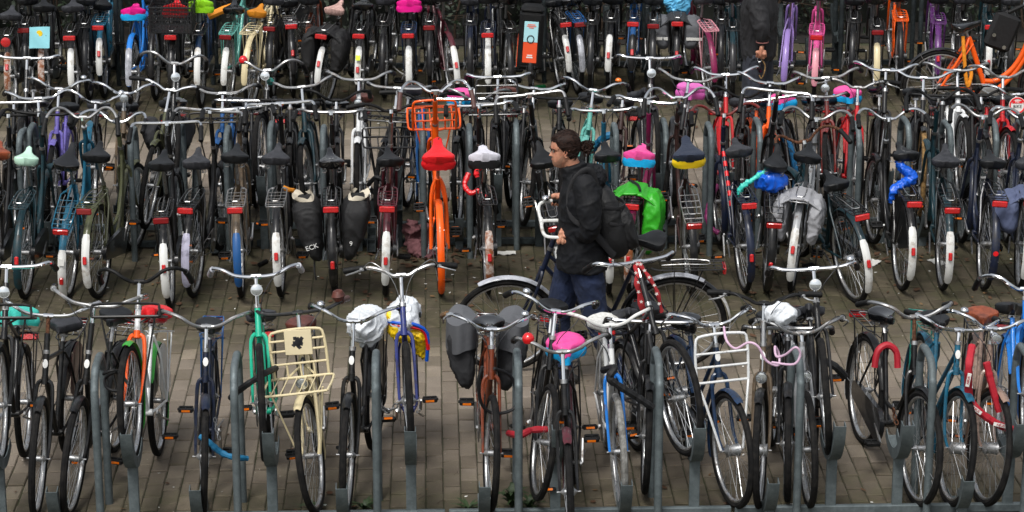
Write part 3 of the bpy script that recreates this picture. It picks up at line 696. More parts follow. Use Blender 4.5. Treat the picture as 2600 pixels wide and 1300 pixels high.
A[22] = bike('A', 2612, (2570, 806), (2604, 782), 'bicycle with bright blue frame tube at the right edge of the front row', lift=1, bt='M', col='skyblue', ft='dames', case=False)
# middle double row, near side, tails towards the camera
F[1] = bike('F', -20, (6, 385), (20, 292), 'bicycle with orange brown saddle cut by the left edge of the middle row', sc='saddle_tan', bt='flat', bc='black_plastic', col='black', tail=None)
F[2] = bike('F', 62, (74, 400), (100, 289), 'dark teal bicycle with pale mint saddle and wide tube rack', sc='saddle_mint', col='darkteal', fc='darkteal', rack='darkteal', rk=1, refl=None, tail='darkteal', bt='flat', bc='black_plastic', wide=1.15)
F[3] = bike('F', 172, (180, 398), (213, 299), 'petrol blue bicycle with white mudguard tail left of the olive one', col='petrol', rack='petrol', fc='petrol', bt='M', lift=1)
F[4] = bike('F', 250, (242, 390), (300, 309), 'olive bicycle standing askew with dark chain case and white mudguard tail', col='olive', fc='olive', rack='olive', bt='M', case=True, cr=R_(40))
F[5] = bike('F', 430, (408, 411), (424, 312), 'black bicycle with dense black rack, red reflector with orange tab and long white tail', rk=1, bt='square', bc='chrome', dy=-.25)
F[6] = bike('F', 493, (499, 406), (536, 281), 'black bicycle with lilac grey mudguard tail in the middle row', tail='lilac_enamel', tref=False, bt='square')
F[7] = bike('F', 610, (596, 393), (603, 276), 'bicycle with bright metal rack and blue mudguard tail', tail='blue', tref=False, rack='chrome_dull', bt='flat', case=False, col='bronze')
F[8] = bike('F', 712, (699, 395), (711, 262), 'black bicycle with plain dark saddle, narrow grey rack and no rack reflector', refl=None, rack='chrome_dull', bt='square', fc='charcoal', rk=0)
F[9] = bike('F', 848, (838, 406), (841, 285), 'black bicycle carrying black double panniers with pale floral lining', tail='black', bt='flat', rk=1, lift=0)
F[10] = bike('F', 978, (995, 402), (992, 281), 'burgundy bicycle with burgundy rack and skirt guards and long white tail', col='burgundy', rack='burgundy', fc='burgundy', bt='mtb', bc='black_plastic', fr='shelf', frc='black', lift=.0)
F[11] = bike('F', 1117, (1113, 372), (1104, 195), 'bright orange bicycle with orange front carrier and red saddle cover', col='orange', fc='orange', tail=None, rack=None, bt='M', gc='brown_grip', fr='both', frc='orange', levers='chrome_dull', lift=1, ft='fat', case=False, cr=R_(180), badge=None, wide=1.1, steer=.5)
F[12] = bike('F', 1236, (1229, 402), (1216, 268), 'black bicycle with white and black saddle cover and rusting white tail', tail='white_rust', refl=None, bt='flat', rk=1, lamp=0)
F[13] = bike('F', 1425, (1367, 392), (1339, 239), 'black bicycle with dark rack and red reflector partly hidden by the walking man', bt='square', lift=1)
F[14] = bike('F', 1545, (1536, 390), (1534, 281), 'bicycle behind the walking man with a bright blue lock on its frame', bt='flat', col='petrol')
F[15] = bike('F', 1607, (1621, 398), (1652, 258), 'magenta framed bicycle with pink and blue saddle cover and green pannier', col='magenta', bt='flat', tail='white_rust', lift=0)
F[16] = bike('F', 1752, (1743, 388), (1722, 248), 'brown framed bicycle with yellow saddle cover and bare metal rack', col='brown', fc='black', rack='chrome_dull', tail='black', tref=False, bt='M', lift=1)
F[17] = bike('F', 1890, (1867, 378), (1838, 291), 'navy bicycle with red and pink striped tubes and navy mudguard', col='navy', fc='navy', tail='navy', rack='navy', bt='M', bc='rustred', ft='dames')
F[18] = bike('F', 1949, (1970, 408), (1978, 231), 'black bicycle with large black saddle and blue bag below it', bt='square', tail='black', lift=1, wide=1.15, sc='saddle_black')
F[19] = bike('F', 2016, (2056, 392), (2077, 302), 'bicycle with twin red reflectors and grey striped panniers', refl=None, rack='chrome_dull', bt='M', col='silver')
F[20] = bike('F', 2172, (2092, 462), (2040, 359), 'teal bicycle leaning left with low saddle and rusty brown handlebar', col='darkteal', fc='darkteal', rack='black', bt='M', bc='rusty', dy=-.3, rk=1)
F[21] = bike('F', 2290, (2298, 388), (2256, 302), 'black bicycle with blue plastic strip hanging behind its saddle', bt='M', tail='white_enamel')
F[22] = bike('F', 2396, (2397, 400), (2385, 252), 'dark blue green bicycle with white tail, right of the one with blue plastic strip', col='darkteal', rack='charcoal', bt='M', bc='black_plastic', lift=.15)
F[23] = bike('F', 2500, (2529, 408), (2495, 296), 'navy bicycle with small round red sticker on its mudguard tail', col='navy', rack='black', tail='navy', tref=False, bt='M', bell=0)
F[24] = bike('F', 2592, (2612, 410), (2600, 300), 'navy bicycle with grey blue panniers at the right edge of the middle row', col='navy', bt='M')
# middle double row, far side, facing the camera
FBL = []
def FB(k, *a, **q):
    q.setdefault('lift', .15)
    Bk[k] = bike('B', *a, **q)
FB(1, 57, (80, 215), (73, 148), 'black bicycle with long chrome bar held high at left, far side of middle row', lift=1, bt='flat', lamp=0, bell=0, ft='heren')
FB(2, 128, (165, 278), (156, 226), 'purple bicycle with white stem behind the petrol blue one', col='purple', bt='M', ft='dames', bell=1, lift=.15)
FB(3, 110, (90, 262), (100, 250), 'dark bicycle with wavy chrome bar and open bar end at far left', bt='rise')
FB(4, 305, (312, 277), (325, 237), 'dark bronze bicycle with round lamp below its wavy chrome bar', bt='M', col='bronze', lamp=2, ft='heren')
FB(5, 434, (416, 268), (458, 161), 'black bicycle with white oval lamp hanging from its high chrome bar', bt='M', lamp=2, lift=1)
FB(6, 372, (430, 262), (453, 229), 'olive bicycle with broad olive front mudguard', col='olive', fc='olive', bt='mtb', steer=0)
FB(7, 560, (593, 262), (562, 237), 'blue bicycle with broad chrome bar and black front carrier behind a dark saddle', bt='rise', col='blue', fr='shelf')
FB(8, 668, (700, 270), (677, 179), 'bicycle with white disc lamp under its high chrome bar', bt='M', lamp=2, lift=1, bell='L')
FB(9, 790, (790, 272), (755, 221), 'dark green bicycle with rising chrome bar, left of the white one', bt='rise', col='darkteal', ft='heren')
FB(10, 909, (917, 252), (911, 203), 'white bicycle with red brown saddle and black horn lamp', bt='rise', col='white', sc='saddle_brown', lamp=4, ft='dames')
FB(11, 975, (1040, 232), (1012, 224), 'bicycle with black tube front carrier just left of the bright orange one', bt='flat', fr='shelf')
FB(12, 1164, (1171, 252), (1170, 262), 'narrow black bicycle with a blue and pink saddle cover right of the orange one', bt='square', ft='oma')
FB(13, 1262, (1292, 232), (1255, 196), 'black bicycle with large black front carrier and brown saddle', lift=.25, bt='flat', fr='both', sc='saddle_brown')
FB(14, 1330, (1318, 255), (1375, 225), 'black bicycle with gull wing chrome bar left of the walking man', bt='rise', guard='black')
FB(15, 1470, (1492, 252), (1521, 229), 'teal bicycle with amber bell on its wavy chrome bar behind the walking man', col='seafoam', bt='M', bell='r', lamp=0, ft='heren')
FB(16, 1659, (1620, 240), (1656, 148), 'black bicycle with round headlight on its long straight high bar', lift=1, bt='flat', lamp=2, ft='heren')
FB(17, 1700, (1747, 236), (1760, 205), 'bicycle with pink plastic over its saddle', bt='rise', col='charcoal', lift=.15)
FB(18, 1846, (1828, 244), (1844, 190), 'red bicycle with flat chrome bar in the far side of the middle row', col='red', bt='rise', lift=.25, ft='heren')
FB(19, 1945, (1911, 262), (1968, 211), 'bicycle with orange frame low behind the chrome bars', col='orange', bt='rise', ft='dames')
FB(20, 2005, (2012, 262), (1930, 262), 'bicycle with blue and pink saddle cover next to a doubled chrome bar', bt='square', col='charcoal')
FB(21, 2110, (2110, 257), (2085, 198), 'red and black bicycle with round clear lamp and level chrome bar', col='rustred', bt='rise', lift=.2, lamp=2)
FB(22, 2170, (2150, 246), (2185, 222), 'bright red bicycle with blue and pink saddle cover and black levers', col='red', bt='mtb', levers=True, ft='heren')
FB(23, 2240, (2233, 228), (2253, 179), 'black bicycle with thin level chrome bar, right of the bright red one', bt='rise', lift=.3)
FB(24, 2340, (2326, 236), (2347, 198), 'bicycle with tan tyre and level chrome bar in the far side of the middle row', bt='rise', lift=.2, tyre='rubber_tan')
FB(25, 2443, (2404, 249), (2430, 179), 'white bicycle with thick white fork and level chrome bar', bt='rise', lift=.3, col='white', ft='wave')
FB(26, 2548, (2498, 259), (2555, 196), 'red and blue bicycle with gull wing chrome bar near the right edge', bt='M', col='red', lift=.2)
FB(27, 2600, (2560, 262), (2572, 240), 'bicycle carrying a round red and white sticker at the right edge of the middle row', bt='M', col='navy', fc='navy')
FB(28, 1075, (1060, 262), (1078, 262), 'blue bicycle half hidden behind the black front carrier left of the orange one', bt='mtb', bc='black_plastic', col='blue', ft='dames')
FB(29, 215, (235, 270), (262, 262), 'dark bicycle with bell on its bar behind the petrol blue and olive ones', bt='M', bell=1, lift=.15)
FB(30, 620, (640, 268), (625, 262), 'charcoal bicycle with white wrapped rack left of the disc lamp one', bt='square', col='charcoal')
FB(31, 1560, (1575, 262), (1590, 265), 'dark bicycle with straight chrome bar just right of the walking man', bt='flat', col='brown')
# rear row, tails towards the camera, handlebars above the frame
def FT(k, near, sad, label, bar=None, **q): Tt[k] = bike('T', near, sad, (bar if bar is not None else sad[0] + 10, None), label, **q)
FT(1, 30, (31, 36), 'black bicycle with round red reflector and rusting tail, leftmost in the rear row', refl='round', tail='white_rust', dy=-.15)
FT(2, 115, (113, 15), 'bicycle with a pale blue sheet hanging from its rack', tail='white_rust', tref=False, refl=None)
FT(3, 190, (186, 16), 'black bicycle with rectangular red reflector and plain white tail, right of the pale blue sheet', tref=False, rk=1)
FT(4, 262, (262, 16), 'deep teal bicycle with teal rack and white tail in the rear row', col='petrol', rack='petrol', fc='petrol', ft='heren', dy=.45)
FT(5, 342, (336, 38), 'bright blue bicycle with pink and blue saddle cover and pearly tail', col='skyblue', tail='grey_enamel', tref=False, rack=None, bar=360)
FT(6, 442, (451, 25), 'black bicycle with red saddle cover and a black crate on its rack', tail='black', tref=False)
FT(7, 508, (516, 14), 'bicycle with lime green saddle cover and white tail', sc='saddle_black', tref=False, col='darkblue', refl=None)
FT(8, 575, (607, 20), 'seafoam bicycle with dark red reflector and white tail', col='seafoam', fc='black', rack='seafoam', refl='refl_dark', tref=False, ft='heren', cr=R_(90))
FT(9, 635, (662, 30), 'cream bicycle with mustard saddle and cream mudguard leaning right', col='cream', fc='cream', tail='cream', tref=False, sc='saddle_mustard', rack='cream', refl=None, ft='heren', bar=690)
FT(10, 742, (728, 4), 'black bicycle with bright metal rack and red stickers on its mudguard', rack='chrome', tail='charcoal', bar=715, dy=.45)
FT(11, 822, (865, 22), 'bicycle with dusty pink saddle leaning right, black bag over its rack', sc='saddle_pinkbeige', tref=True, bar=900)
FT(12, 913, (928, 10), 'bicycle with dark floral saddle and yellow taped white tail', tref=True)
FT(13, 1043, (1035, 12), 'bicycle with glossy pink saddle cover and white tail', tref=False, rack='darkblue')
FT(14, 1152, (1118, -12), 'burgundy bicycle with half burgundy half white mudguard', col='burgundy', fc='burgundy', rack=None, ft='heren', bar=1095)
FT(15, 1243, (1235, -8), 'navy bicycle with navy rack and all white mudguard', col='navy', rack='navy', fc='white_enamel', tref=False)
FT(16, 1288, (1290, -5), 'black bicycle with red and white banded tube and amber reflector', tail='black', refl=None, tref=False, bar=1270)
FT(17, 1350, (1345, -5), 'bicycle carrying a tall black delivery box with orange and blue panel', tail=None, refl=None)
FT(18, 1432, (1395, 5), 'black bicycle with bright reflector and white tail leaning left, beside the blue rack', bar=1370, tref=True, dy=.45)
FT(19, 1468, (1440, 0), 'bicycle with slim blue rack and silver tail', rack='blue', refl='refl_dark', tail='grey_enamel', tref=False, bar=1420, rk=1, dy=.45)
FT(20, 1545, (1560, -5), 'black bicycle with black rack and white tail with oval red reflector', refl=None, rk=1, dy=.45)
FT(21, 1605, (1610, -5), 'bicycle with mesh rack, red reflector and red stickers on its black tail', tail='black', col='blue', dy=.45)
FT(22, 1718, (1715, 12), 'black bicycle wearing grey panniers and a plastic bag on its saddle', tail='charcoal', tref=True, dy=.45)
FT(23, 1803, (1775, -5), 'burgundy bicycle with pale pink rack', col='burgundy', fc='magenta', tail='magenta', tref=False, rack='palepink', rk=1, refl=None, bar=1755)
FT(24, 1862, (1850, -10), 'black bicycle with lime strap behind the man with keys', tail='charcoal', tref=False, refl=None, col='darkteal')
FT(25, 2068, (2075, -15), 'pink bicycle with pink mudguard and pink stand', col='pink', fc='pink', tail='palepink', tref=False, rack='pink', dy=-.2, guard=None)
FT(26, 1990, (2010, -10), 'bicycle with lilac mudguard left of the pink one', col='lilac', fc='lilac', tail='lilac', tref=False, rack=None)
FT(27, 2225, (2215, -5), 'bicycle with cream mudguard tail, dark reflector and heavy black rack', tail='cream', tref=False, refl='refl_dark', rk=1, col='charcoal')
FT(28, 2285, (2270, -12), 'orange bicycle standing behind the black rack in the rear row', col='orange', fc='black', tail=None, refl=None, rack='orange', dy=.4)
FT(29, 2378, (2370, -5), 'violet bicycle with violet rack behind the orange wheel', col='violet', fc='violet', rack='violet', tail='violet', refl=None, dy=.25)
FT(30, 2440, (2440, -5), 'black bicycle with red reflector behind the orange frame', dy=.25, tail='black', tref=True)
FT(31, 2506, (2505, -5), 'teal bicycle with white tail near the right edge of the rear row', col='darkteal', rack='darkteal', dy=.2)

A[23] = bike('A', 1640, (1640, 806), (1655, 850), 'black bicycle with rusty seat post wedged behind the white and blue one', bt='square', seatpost='rusty', ft='oma', guard='black', dy=.25, case=True)
A[24] = bike('A', 2000, (2012, 812), (1995, 850), 'dark bicycle tucked between bronze and silver grey ones at the doubled hoop', bt='square', ft='dames', dy=.1, col='charcoal', lamp=0)
for k, (x, sx_, bx_, by_, c_, t_, w_) in enumerate((
    (30, 45, 40, 262, 'black', 'square', 'black bicycle low behind the mint saddled one on the far side'),
    (735, 742, 738, 262, 'black', 'square', 'black bicycle low right of the disc lamp on the far side'),
    (852, 850, 858, 256, 'black', 'M', 'black bicycle left of the white far side one with wavy bar'),
    (1205, 1215, 1210, 255, 'black', 'M', 'black bicycle with wavy bar between cover and large carrier'),
    (1415, 1425, 1420, 262, 'black', 'flat', 'black bicycle hidden above the head of the walking man'),
    (1880, 1885, 1890, 246, 'black', 'M', 'black bicycle just right of the red one on the far side'),
    (2062, 2070, 2060, 262, 'black', 'flat', 'black bicycle left of the clear round lamp at right'),
    (2385, 2390, 2392, 256, 'black', 'square', 'black bicycle left of the thick white fork'),
    (2495, 2470, 2490, 246, 'black', 'mtb', 'black bicycle with flat riser bar right of the thick white fork'))):
    FB(40 + k, x, (sx_, 268), (bx_, by_), w_, bt=t_, col=c_, bc='black_plastic' if k % 3 else 'chrome_dull')
for k, (x, sx_, c_, w_) in enumerate((
    (75, 70, 'black', 'black bicycle between round reflector and pale blue sheet in the rear row'), (225, 222, 'black', 'black bicycle left of the deep teal one in the rear row'),
    (392, 398, 'charcoal', 'charcoal bicycle right of the bright blue one in the rear row'), (690, 700, 'black', 'black bicycle right of the cream one in the rear row'),
    (785, 790, 'copper', 'bicycle with copper frame left of the dusty pink saddle'), (975, 982, 'black', 'black bicycle left of the glossy pink saddle cover'),
    (1095, 1090, 'black', 'black bicycle left of the burgundy one in the rear row'), (1198, 1190, 'navy', 'navy bicycle right of the burgundy one in the rear row'),
    (1500, 1505, 'black', 'black bicycle right of the slim blue rack'), (1658, 1655, 'black', 'black bicycle left of the grey striped panniers'),
    (1830, 1825, 'charcoal', 'charcoal bicycle right of the pale pink rack'), (2160, 2165, 'black', 'black bicycle left of the cream tail in the rear row'), (2560, 2555, 'black', 'black bicycle at the right end of the rear row'))):
    FT(50 + k, x, (sx_, -2), w_, col=c_, tail='charcoal', tref=False, refl='refl_dark' if k % 3 == 0 else None, dy=.35, rk=k % 2)
# ------------------------------------------------------------------ side-on bicycles
Ym = 17.32
mx = T((at_y(1709, 812, Ym).x, Ym, 0)) @ RZ(PI) @ RX(R_(-11)) @ Matrix.Scale(1.035, 4)
MBk = bike('M', 0, .98, 1.135, 'navy bicycle being pushed to the left by the man with a backpack', mtx=mx, ft='dames', col='navy', bt='fwd', bc='white_enamel', fc='charcoal', tail='white_enamel', tref=False,
           rack='black', case=False, steer=3, group=False, ffend=False, rk=1, cr=R_(200), kick=False, bell=-1, stem='black')
obj('stem_extension', MB().tube([(0, 0, 0), (.125, 0, 0)], .013, 8), 'white_enamel', MBk['root'], MBk['Bm'])
obj('front_mudguard', m_fender(60, 140, rad=.380), 'grey_enamel', MBk['root'], MBk['S'] @ T((WB, 0, WR)))
obj('mudguard_crest', m_fender(60, 120, rad=.3835, hw=.024), 'grey_enamel', MBk['root'], T((0, 0, WR)))
Yo = 24.15
mo = T((at_y(2386, 178, Yo).x, Yo, 0)) @ RZ(R_(2)) @ RX(R_(1)) 
OB = bike('O', 0, .93, 1.12, 'orange bicycle parked side on across the lane at upper right', mtx=mo, ft='fat', col='orange', fc='black_gloss', tail=None, rack=None, refl=None, bt='M', case=False, group=False, cr=R_(150))
bike('O', 0, .97, 1.12, 'bicycle lying side on at the hedge, its spoked wheel beside the cream bicycle', mtx=T((at_y(735, 40, 27.2).x, 27.25, 0)) @ RZ(PI) @ RX(R_(3)), ft='heren', col='black', tail=None, rack=None, refl=None, bt='M', case=False, group=False)

# ------------------------------------------------------------------ people
mat('skin', '#c08b70', .5, dirt='#a56a52', amt=.25, scale=18, bump=.05)
MATS['skin'].node_tree.nodes['Principled BSDF'].inputs['Subsurface Weight'].default_value = .08
mat('skin_hand', '#bf8a72', .55)
mat('hair', '#160c08', .55, dirt='#2b1810', amt=.3, scale=60, bump=.3, bscale=200, spec=.25)
mat('stubble', '#8a6450', .7, dirt='#a57a62', amt=.5, scale=160)
mat('jacket', '#08090c', .62, dirt='#0f1116', amt=.25, scale=9, bump=.35, bscale=22, spec=.3)
mat('jacket2', '#18181b', .8, bump=.2, bscale=90)
mat('jeans', '#0f1a30', .9, dirt='#182542', amt=.35, scale=8, bump=.25, bscale=220)
mat('jeans_grey', '#23262e', .9, dirt='#343842', amt=.3, scale=8)
mat('pack', '#060709', .7, bump=.3, bscale=60)
mat('webbing', '#101013', .7); mat('eye_white', '#c9c4bd', .2); mat('eye_dark', '#120c0a', .1); mat('lips', '#a0604f', .45)
mat('shoe', '#1b1a19', .6); mat('cuff_pink', '#8c5a55', .8)
def evalmesh(mb, vox, name, sm=2, disp=None):
    me = bpy.data.meshes.new('tmp'); me.from_pydata(mb.v, [], mb.f)
    bm = bmesh.new(); bm.from_mesh(me); bmesh.ops.recalc_face_normals(bm, faces=bm.faces); bm.to_mesh(me); bm.free()
    o = bpy.data.objects.new('tmp', me); COL.objects.link(o)
    r = o.modifiers.new('r', 'REMESH'); r.mode = 'VOXEL'; r.voxel_size = vox; r.use_smooth_shade = True
    s = o.modifiers.new('s', 'SMOOTH'); s.factor = .5; s.iterations = sm
    dg = bpy.context.evaluated_depsgraph_get(); dg.update()
    m2 = bpy.data.meshes.new_from_object(o.evaluated_get(dg)); m2.name = name
    bpy.data.objects.remove(o)
    if disp:
        n = len(m2.vertices); co = np.empty(n * 3); m2.vertices.foreach_get('co', co); co = co.reshape(-1, 3)
        no = np.array([v.normal[:] for v in m2.vertices])
        d = np.array([disp(Vector(c), Vector(q)) for c, q in zip(co, no)]); co += no * d[:, None]; m2.vertices.foreach_set('co', co.ravel())
    m2.polygons.foreach_set('use_smooth', [True] * len(m2.polygons))
    m2.materials.clear(); m2.materials.append(None); return m2
def limb(b, pts, rad, n=14, k=4, flat=1.0):
    P = smooth(pts, k); m = len(P); r = np.interp(np.linspace(0, 1, m), np.linspace(0, 1, len(rad)), rad)
    d0 = (P[0] - P[1]).normalized(); d1 = (P[-1] - P[-2]).normalized()
    Q = [P[0] + d0 * r[0] * .95, P[0] + d0 * r[0] * .7] + P + [P[-1] + d1 * r[-1] * .7, P[-1] + d1 * r[-1] * .95]
    rr = [r[0] * .3, r[0] * .72] + list(r) + [r[-1] * .72, r[-1] * .3]
    b.tube(Q, rr, n, sy=flat); return b
# local man frame: x forward, y left, z up, origin on the ground between the feet
def head_geo(b, c, tilt=0.0, yaw=0.0):
    prof = [  # z, front x, back x, half width  (z from chin)
        (-.012, .030, -.01, .020), (.0, .066, -.02, .030), (.010, .079, -.03, .037), (.024, .084, -.035, .045), (.036, .081, -.04, .052), (.046, .087, -.05, .056), (.052, .083, -.055, .058),
        (.058, .087, -.06, .060), (.068, .084, -.068, .063), (.080, .084, -.078, .066), (.095, .082, -.088, .069), (.110, .078, -.095, .071), (.118, .076, -.098, .072), (.132, .086, -.101, .073), (.145, .086, -.102, .074),
        (.165, .080, -.101, .074), (.185, .068, -.096, .071), (.203, .045, -.082, .060), (.216, .018, -.058, .042), (.222, -.01, -.035, .018)]
    Z = np.array([p[0] for p in prof]); zz = np.linspace(Z[0], Z[-1], 64)
    fx = np.interp(zz, Z, [p[1] for p in prof]); bx = np.interp(zz, Z, [p[2] for p in prof]); hw = np.interp(zz, Z, [p[3] for p in prof])
    ks = np.ones(3) / 3
    fx = np.convolve(np.pad(fx, 1, 'edge'), ks, 'valid'); hw = np.convolve(np.pad(hw, 1, 'edge'), ks, 'valid')
    Rm = T(c) @ RZ(yaw) @ RY(tilt)
    def f(u, v):
        i = int(round(u * 63)); a = 2 * PI * v; z = zz[i]; cx = (fx[i] + bx[i]) / 2; rx = (fx[i] - bx[i]) / 2
        ca, sa = math.cos(a), math.sin(a); e = .85
        x = cx + rx * abs(ca) ** e * (1 if ca > 0 else -1); y = hw[i] * abs(sa) ** e * (1 if sa > 0 else -1)
        if ca > 0:
            nw = max(0, 1 - ((z - .082) / .006 if z < .082 else 0) ** 2) if z < .082 else max(0, 1 - (z - .082) / .044)
            w_ = .010 + .006 * max(0, 1 - abs(z - .078) / .02)
            x += .024 * nw * math.exp(-(y / w_) ** 2)
            x -= .011 * math.exp(-((abs(y) - .033) / .015) ** 2 - ((z - .118) / .010) ** 2)     # eye sockets
            x += .005 * math.exp(-((abs(y) - .028) / .02) ** 2 - ((z - .134) / .006) ** 2)      # brow
        return Rm @ Vector((x, y, z))
    b.grid(f, 64, 72, False, True); b.f.append(tuple(range(len(b.v) - 64 * 72, len(b.v) - 63 * 72))); b.f.append(tuple(range(len(b.v) - 72, len(b.v))))
    for s in (-1, 1):                                                                            # ears
        pts = [Rm @ Vector((-.010 + .019 * math.cos(t) - .006 * math.sin(t), s * (.073 + .006 * max(0, -math.cos(t)) + .003), .105 + .029 * math.sin(t))) for t in np.linspace(-1.9, 2.6, 14)]
        b.tube(pts, .0052, 6)
        b.tube([Rm @ Vector((.004, s * .069, .078)), Rm @ Vector((-.012, s * .074, .105)), Rm @ Vector((-.010, s * .072, .125))], [.007, .013, .009], 8, sy=.5)
    return Rm
def hand_geo(b, wrist, grip, axis, pdir, side):
    """hand closed round a bar: wrist point, grip centre, bar axis, palm direction (from bar to palm)"""
    wrist, grip = Vector(wrist), Vector(grip); ax = Vector(axis).normalized(); pd = Vector(pdir).normalized(); fw = (grip - wrist); fw = (fw - ax * fw.dot(ax)).normalized()
    k = grip + pd * .026 - fw * .012
    limb(b, [wrist, wrist.lerp(k, .5) + pd * .004, k + fw * .012], [.026, .034, .030], 12, 3, flat=.62)
    limb(b, [k - ax * .032, k + ax * .032], [.019, .019], 10, 3)
    for i, L in enumerate((.92, 1.0, .95, .8)):
        o = ax * (-.033 + .022 * i) * side; r = .0098 * (1 if i < 3 else .88)
        p = [k + o + fw * .010, grip + o + fw * .030 + pd * .014, grip + o + fw * .030 * L - pd * .012, grip + o + fw * .004 - pd * .026 * L, grip + o - fw * .012 - pd * .020]
        b.tube(smooth(p, 3), [r * 1.1, r * .8], 8)
    t0 = k - ax * side * .026 - fw * .03
    b.tube(smooth([t0, t0 - ax * side * .012 + fw * .028 - pd * .012, grip - ax * side * .045 + fw * .014 - pd * .020, grip - ax * side * .030 + fw * .02 - pd * .026], 3), [.0135, .0095], 8)
def fold(seed, amp, sc=(9, 9, 5)):
    def d(c, n):
        q = Vector((c.x * sc[0] + seed, c.y * sc[1], c.z * sc[2])); w1 = q + Vector((noise.noise(q * .7), noise.noise(q * .7 + Vector((5, 5, 5))), 1.5 * noise.noise(q * .5)))
        a = 1 - min(1, abs(noise.noise(w1)) * 3.2); b_ = 1 - min(1, abs(noise.noise(w1 * 2.1 + Vector((3, 1, 7)))) * 3.2)
        return amp * (1.5 * a * a + .8 * b_ * b_ - .5) + amp * .5 * noise.noise(q * 1.2)
    def d_old(c, n):
        q = Vector((c.x * sc[0] + seed, c.y * sc[1], c.z * sc[2]))
        return amp * (1 - abs(noise.noise(q + Vector((0, 0, 2 * noise.noise(q * .5)))) * 2.4)) + amp * .6 * noise.noise(q * 2.7)
    return d
def J(x, y, Y): return at_y(x, y, Y)
Yc = 16.95
org = at_y(1470, 700, Yc); org.z = 0
MP = T(org) @ RZ(PI)                                  # faces -X
MPI = MP.inverted()
def L_(x, y, Y): return MPI @ J(x, y, Y)
man = empty('person', MP, 'man with tied back dark hair in black jacket pushing a navy bicycle', 'person')
b = MB()
hc = L_(1436, 421, Yc)                               # chin level under the skull centre
hc.x += .0
Hm = head_geo(b, hc, tilt=R_(5), yaw=R_(3))
limb(b, [Hm @ Vector((-.015, 0, .06)), Hm @ Vector((-.05, 0, -.02)), Hm @ Vector((-.075, 0, -.10))], [.056, .058, .068])
shl, shr = L_(1487, 478, Yc - .20), L_(1480, 468, Yc + .20)
el, er = L_(1498, 585, Yc - .24), L_(1470, 560, Yc + .30)
def gp(s): 
    P = MBk['m'] @ MBk['Bm']; q = BARS['fwd']; a = Vector((-.005, s * .259, .010)); return MPI @ (P @ a), ((MPI @ P).to_3x3() @ Vector((-.9, s * .18, -.05))).normalized()
gl, axl = gp(1); gr, axr = gp(-1)
wl = gl + Vector((-.075, -.02, .035)); wr = gr + Vector((-.085, .01, .045))
hip = L_(1474, 655, Yc); h_b = hip + Vector((0, 0, -.02))
limb(b, [Hm @ Vector((-.085, 0, -.12)), L_(1480, 520, Yc), L_(1480, 600, Yc), hip], [.10, .13, .12, .095])
limb(b, [shl.lerp(shr, .1), shr.lerp(shl, .1)], [.07, .08, .07])
limb(b, [shl, el, wl], [.055, .043, .028]); limb(b, [shr, er, wr], [.055, .043, .028])
kl, kr = L_(1516, 812, Yc - .10), L_(1418, 805, Yc + .10)
al, ar = Vector((-.27, .10, .10)), Vector((.10, -.10, .09))
limb(b, [h_b + Vector((-.01, .065, -.02)), kl, al], [.065, .050, .042]); limb(b, [h_b + Vector((.02, -.065, -.02)), kr, ar], [.065, .050, .042])
hand_geo(b, wl, gl, axl, (-.15, .35, .92), 1); hand_geo(b, wr, gr, axr, (-.1, -.15, .97), -1)
body = obj('body', evalmesh(b, .0034, 'body', 1), 'skin', man)
# face details
for s in (1, -1):
    obj('eye', MB().grid(lambda u, v: Hm @ (Vector((.0705, s * .032, .1165)) + Vector((math.cos(PI * (v - .5)) * .0075 * math.sin(PI * u), .0105 * math.cos(PI * u) , .0032 * math.sin(PI * (v - .5) * 1.0) * math.sin(PI * u) * 2))), 10, 8), 'eye_white', man)
    obj('iris', MB().lathe([(.0042, 0), (.004, .0008), (.001, .0012)], 10, Hm @ T((.0773, s * .031, .1165)) @ RY(PI / 2)), 'eye_dark', man)
    obj('eyelid', MB().tube(smooth([Hm @ Vector(p) for p in ((.070, s * .046, .117), (.079, s * .038, .1215), (.082, s * .028, .1215), (.080, s * .019, .117))], 3), .0017, 5), 'hair', man)
    obj('eyebrow', MB().tube(smooth([Hm @ Vector(p) for p in ((.068, s * .053, .132), (.083, s * .040, .1365), (.0905, s * .026, .135), (.092, s * .013, .131))], 3), [.0022, .0042], 6, sy=.7), 'hair', man)
obj('mouth', MB().tube(smooth([Hm @ Vector(p) for p in ((.073, .024, .0515), (.086, .013, .0525), (.0895, 0, .053), (.086, -.013, .0525), (.073, -.024, .0515))], 3), [.0016, .0040, .0046, .0040, .0016], 7, sy=.8), 'lips', man)
def head_r(zl, a):                                    # direction sample of skull for hair / beard shells
    zs = [-.012, .0, .024, .05, .08, .11, .145, .165, .185, .203, .216, .222, .232]; w_ = [.02, .03, .045, .058, .066, .071, .074, .074, .071, .060, .042, .018, .0]
    fx_ = [.03, .066, .084, .086, .084, .078, .086, .080, .068, .045, .018, -.01, -.02]; bx_ = [-.01, -.02, -.035, -.054, -.078, -.095, -.102, -.101, -.096, -.082, -.058, -.035, -.02]
    f_, b_, h_ = (np.interp(zl, zs, q) for q in (fx_, bx_, w_)); ca, sa = math.cos(a), math.sin(a); e = .85
    return Vector(((f_ + b_) / 2 + (f_ - b_) / 2 * abs(ca) ** e * (1 if ca > 0 else -1), h_ * abs(sa) ** e * (1 if sa > 0 else -1), zl))
def shell(z0f, z1f, a0, a1, off, nu, nv):
    def f(u, v):
        a = a0 + (a1 - a0) * v; z0, z1 = z0f(a), z1f(a); z = z0 + (z1 - z0) * u; p = head_r(z, a); c = Vector((-.01, 0, .12)); d = (p - c).normalized()
        o = off * (math.sin(PI * min(1, max(0, u))) ** .5 if off > .004 else 1); return Hm @ (p + d * (o + .0012 * noise.noise(p * 90)))
    return MB().grid(f, nu, nv)
